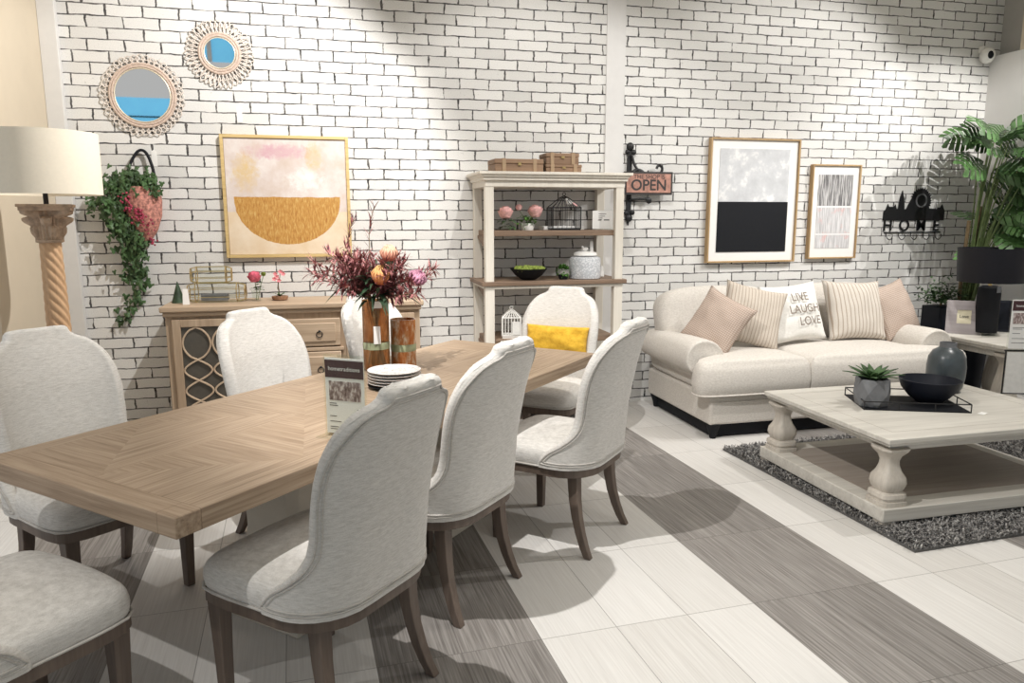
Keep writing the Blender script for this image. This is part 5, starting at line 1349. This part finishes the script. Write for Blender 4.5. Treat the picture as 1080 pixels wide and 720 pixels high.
MB().lathe([(0.070, 0), (0.082, 0.004), (0.098, 0.03), (0.108, 0.09), (0.110, 0.16), (0.103, 0.215), (0.082, 0.255), (0.055, 0.272), (0.048, 0.278)], n=44).build('body', M['pewter'], vs_)
MB().lathe([(0.048, 0.277), (0.046, 0.284), (0.047, 0.306), (0.041, 0.306), (0.040, 0.28), (0.0, 0.275)], n=32).build('neck', M['concrete'], vs_, label='paler grey neck ring')
o = MB().bx(-0.028, 0.028, -0.016, 0.016, 0, 0.0015).build('price_tag', M['paper'], loc=(3.475, 3.20, CTZ), rot=(0, 0, 0.4)); tag(o, 'tiny white tag lying on the coffee table beside the tray', 'price tag')

# ------------------------------------------------------------------ end table and what stands on it
et = empty('end_table', (5.12, 4.60, 0), 0, 'bleached oak end table with bell shaped legs right of the sofa', 'table')
ex, ey = 0.34, 0.36
MB().bx(-ex, ex, -ey, ey, 0.570, 0.600).bx(-ex + 0.015, ex - 0.015, -ey + 0.015, ey - 0.015, 0.548, 0.571).build('tabletop', M['coffee'], et, bevel=0.005)
MB().bx(-ex + 0.05, ex - 0.05, -ey + 0.05, ey - 0.05, 0.50, 0.549).build('apron', M['coffee'], et, bevel=0.003)
MB().bx(-ex, ex, -ey, ey, 0.02, 0.07).build('lower_shelf', M['coffee'], et, bevel=0.005)
for sx in (-1, 1):
    for sy in (-1, 1):
        MB().box((sx*(ex - 0.05), sy*(ey - 0.05), 0.01), (0.06, 0.06, 0.02)).build('foot', M['coffee_v'], et)
        prof = [(0.074, 0.07), (0.074, 0.09), (0.066, 0.094), (0.072, 0.12), (0.078, 0.17), (0.076, 0.23), (0.064, 0.31), (0.048, 0.40), (0.041, 0.445), (0.044, 0.47), (0.062, 0.495), (0.076, 0.512), (0.076, 0.535)]
        MB().lathe(prof, (sx*(ex - 0.085), sy*(ey - 0.085), 0), 28, sq=3.2).build('leg', M['coffee_v'], et, angle=30)
bl = empty('table_lamp', (5.09, 4.745, 0.60), 0, 'black table lamp with drum shade on the end table', 'lamp')
MB().lathe([(0.085, 0), (0.085, 0.022), (0.0, 0.022)], n=36).build('base', M['glass_thin'], bl, label='clear disc base')
MB().lathe([(0.080, 0.022), (0.084, 0.03), (0.084, 0.355), (0.080, 0.38), (0.055, 0.393), (0.0, 0.395)], n=10).build('body', M['black'], bl)
MB().cyl((0, 0, 0.39), (0, 0, 0.59), 0.014).build('rod', M['gold'], bl)
MB().lathe([(0.232, 0.425), (0.248, 0.690), (0.244, 0.690), (0.228, 0.425), (0.232, 0.425)], n=64, cap=False).build('lamp_shade', M['shade_black'], bl)
MB().tube([(0.014, 0, 0.58), (0.242, 0, 0.67)], 0.003).tube([(-0.014, 0, 0.58), (-0.242, 0, 0.67)], 0.003).build('shade_spider', M['gold'], bl)
MB().bx(-0.02, 0.02, -0.087, -0.085, 0.345, 0.395).build('price_tag', M['concrete'], bl)
pf = empty('photo_frame', (4.945, 4.815, 0.60), rad(-41), 'weathered grey photo frame with a cream centre, leaning by the lamp', 'picture frame')
tl = Matrix.Rotation(rad(-9), 4, 'X')
def tb(mb_, x0, x1, y0, y1, z0, z1): mb_.box(((x0+x1)/2, (y0+y1)/2, (z0+z1)/2), (x1-x0, y1-y0, z1-z0), tl); return mb_
m_ = MB(); w_, h_ = 0.25, 0.27
tb(m_, -w_/2, w_/2, 0, 0.018, 0, 0.085); tb(m_, -w_/2, w_/2, 0, 0.018, 0.195, h_); tb(m_, -w_/2, -0.05, 0, 0.018, 0.085, 0.195); tb(m_, 0.05, w_/2, 0, 0.018, 0.085, 0.195)
m_.build('frame', M['grey_frame'], pf)
m_ = MB(); tb(m_, -0.052, 0.052, 0.006, 0.012, 0.083, 0.197); o = m_.build('card', M['cream'], pf)
text('script', 'Love', 0.034, M['ink'], pf, tl @ Vector((0, 0.0045, 0.142)), (PI/2 - rad(9), 0, 0), 0.0005)
MB().bx(-0.02, 0.02, 0.06, 0.064, 0.0, 0.15).build('strut', M['black'], pf, rot=(rad(2), 0, 0))
df = empty('dark_frame', (5.335, 4.84, 0.60), rad(-38), 'dark slate picture frame standing behind the black lamp', 'picture frame')
m_ = MB(); tb(m_, -0.11, 0.11, 0, 0.016, 0, 0.26); m_.build('frame', M['grey_card'], df, bevel=0.002)
m_ = MB(); tb(m_, -0.09, 0.09, -0.002, 0.002, 0.02, 0.24); m_.build('board', M['navy'], df)

# ------------------------------------------------------------------ big monstera and bush
def pot(t, r, h, mat): MB().lathe([(r*0.80, 0), (r*0.84, 0.006), (r, h), (r*0.93, h), (r*0.90, h - 0.04), (0, h - 0.04)], n=36).build('pot', mat, t)
mo = empty('monstera', (5.36, 5.22, 0), 0, 'tall split leaf monstera in a dark pot behind the end table', 'potted plant')
pot(mo, 0.20, 0.50, M['navy'])
def monstera_leaf(verts, faces, base, d, nrm, s, rr):
    """heart shaped leaf, deep side splits; base at the stalk, d along the midrib"""
    d = d.normalized(); x = d.cross(nrm).normalized(); nrm = x.cross(d).normalized()
    def P(u, v, lift): 
        droop = -0.22*s*(v/s)**2
        return tuple(base + d*v + x*u + nrm*(lift + droop))
    nf = 7
    for sd in (-1, 1):
        for k in range(nf):
            t0 = -0.12 + k*(1.06/nf); t1 = t0 + 1.06/nf*0.80
            def wid(t): 
                tt = (t + 0.14)/1.16
                return 0.60*s*math.sin(PI*min(1, max(0, tt)))**0.62*(1 - 0.30*tt)
            m0, m1 = max(0.0, t0*0.92), max(0.02, t1*0.92)
            b = len(verts)
            w0, w1 = wid(t0 + 0.02), wid(t1)
            sl = 0.13
            lift = -0.10*s
            verts += [P(0, m0*s, 0), P(0, (m1 + 0.02)*s, 0),
                      P(sd*w1*0.5, (t1 + sl*0.5)*s, 0.06*s), P(sd*w0*0.5, (t0 + sl*0.5)*s, 0.06*s),
                      P(sd*w1, (t1 + sl)*s, lift*0.3), P(sd*w0, (t0 + sl)*s, lift*0.3),
                      P(sd*(w0 + w1)*0.54, ((t0 + t1)/2 + sl*1.25)*s, lift*0.5)]
            fs = [(b, b+1, b+2, b+3), (b+3, b+2, b+4, b+5), (b+5, b+4, b+6)]
            faces += fs if sd == 1 else [q[::-1] for q in fs]
rr = random.Random(21)
V, Fc = [], []; stm = MB()
# (x, z, y offset, size, midrib direction)
LV = []
for k in range(34):
    a2 = rr.uniform(0, 2*PI) if k % 3 else rr.uniform(PI*0.9, PI*1.9)
    z = rr.uniform(1.36, 2.22); r = rr.uniform(0.10, 0.36) * (1.15 - 0.55 * abs(z - 1.75) / 0.5)
    LV.append((r*math.cos(a2), z, r*0.75*math.sin(a2), rr.uniform(0.24, 0.34), (math.cos(a2), math.sin(a2)*0.8 - 0.25, rr.uniform(-0.25, 0.45) + (z - 1.75)*0.5)))
LV += [(-0.30, 1.90, -0.10, 0.34, (-1, -0.3, 0.05)), (-0.16, 2.20, -0.05, 0.33, (-0.8, -0.5, 0.25)), (0.10, 2.22, -0.05, 0.33, (0.6, -0.5, 0.3)), (-0.12, 1.20, -0.05, 0.24, (-1, -0.2, -0.02)), (0.25, 1.75, -0.20, 0.36, (0.7, -0.7, -0.1))]
for x, z, yo, s, d in LV:
    x = x * 0.80 + 0.08; yo -= 0.08
    if 1.30 < z < 1.92 and x < 0.12: x = rr.uniform(0.0, 0.2); d = (abs(d[0])*0.6, d[1] - 0.3, d[2])
    base = Vector((x*0.80, yo, z)); dd = Vector(d)
    root = Vector((rr.uniform(-.05, .05), rr.uniform(-.04, .04), 0.46))
    mid = Vector((x*0.25 + rr.uniform(-.03, .03), yo*0.4, lerp(0.46, z, 0.62)))
    path = catmull([root, mid, base - dd.normalized()*0.03 + Vector((0, 0, 0.0))], 8)
    stm.tube(path, [lerp(0.009, 0.004, i/(len(path)-1)) for i in range(len(path))], 6)
    nrm = Vector((-0.25 + rr.uniform(-.4, .4), -0.95 + rr.uniform(-.3, .3), 0.75))
    monstera_leaf(V, Fc, base, dd, nrm, s, rr)
V = [(min(x, 0.425), min(y, 0.40), z) for x, y, z in V]
rawmesh('leaves', V, Fc, M['leaf_dark'], mo)
stm.build('stems', M['stem_green'], mo)
tk = MB()
for x0, x1, z1 in ((-0.05, -0.07, 1.5), (0.0, 0.03, 1.62), (0.05, 0.04, 1.35)): tk.tube(catmull([(x0, 0, 0.45), (x0*1.3, 0.01, 0.9), (x1, -0.02, z1)], 6), 0.015, 8)
tk.build('trunk', M['stem'], mo)
bs = empty('bush_planter', (5.10, 5.22, 0), 0, 'small leaved bush in a tall black planter behind the photo frame', 'potted plant')
MB().bx(-0.10, 0.10, -0.10, 0.10, 0, 0.78).build('pot', M['navy'], bs, bevel=0.006)
V, Fc = [], []
for k in range(420):
    c = Vector((rr.gauss(0, .10), rr.gauss(-0.02, .07), 0.82 + abs(rr.gauss(0, .075)))); a2 = rr.uniform(0, 2*PI)
    blade(V, Fc, c, Vector((math.cos(a2), math.sin(a2), rr.uniform(-.4, .9))), rr.uniform(0.03, 0.06), rr.uniform(0.016, 0.026), 0.4)
rawmesh('leaves', V, Fc, M['leaf'], bs)
MB().tube([(0, 0, 0.77), (0.01, 0, 0.88)], 0.01, 6).build('stems', M['stem'], bs)

# ------------------------------------------------------------------ sign stand at the right edge, camera on the wall
ss = empty('sign_stand', (4.575, 3.955, 0), rad(-20), 'black metal stand with a price sheet at the right edge', 'price sign')
f = MB()
for x in (-0.10, 0.10): f.cyl((x, 0.012, 0.01), (x, 0.012, 0.63), 0.005, 6)
f.cyl((-0.11, 0.012, 0.63), (0.11, 0.012, 0.63), 0.006, 6).bx(-0.11, 0.11, -0.05, 0.08, 0, 0.012).cyl((-0.10, 0.012, 0.33), (0.10, 0.012, 0.33), 0.004, 6)
f.build('stand', M['black_metal'], ss)
MB().bx(-0.105, 0.105, 0.004, 0.010, 0.635, 0.985).build('holder', M['acrylic'], ss, bevel=0.001)
pc = MB().bx(-0.098, 0.098, -0.0005, 0.003, 0.645, 0.98).build('price_sheet', M['paper'], ss)
MB().bx(-0.094, 0.096, -0.0016, -0.0005, 0.905, 0.972).build('header', M['header'], pc)
text('header_text', 'hometraditions', 0.024, M['paper'], pc, (0, -0.0018, 0.938), extrude=0.0002)
MB().bx(-0.084, 0.084, -0.0014, -0.0005, 0.815, 0.890).build('photo', M['photo'], pc)
ln = MB()
for z, x1 in ((0.79, 0.0), (0.78, -0.02), (0.75, -0.03), (0.715, 0.04), (0.685, 0.02)): ln.bx(-0.08, x1, -0.0012, -0.0005, z - 0.0015, z + 0.0015)
ln.build('small_print', M['ink'], pc)
MB().bx(-0.094, 0.094, 0.006, 0.012, 0.335, 0.62).build('lower_panel', M['white_metal'], ss)
sc2 = empty('security_camera', (5.70, YW, 2.925), 0, 'small white dome security camera high in the wall corner', 'camera')
MB().bx(-0.035, 0.035, -0.05, 0.0, 0.03, 0.085).build('mount', M['white_metal'], sc2, bevel=0.006)
MB().ball((0, -0.065, 0.0), 0.062, 1, 1, 1.1, 24, 16).build('housing', M['white_metal'], sc2)
MB().ball((-0.012, -0.108, -0.002), 0.030, 1, 0.75, 1.2, 20, 12).build('lens', M['black'], sc2, label='black lens')
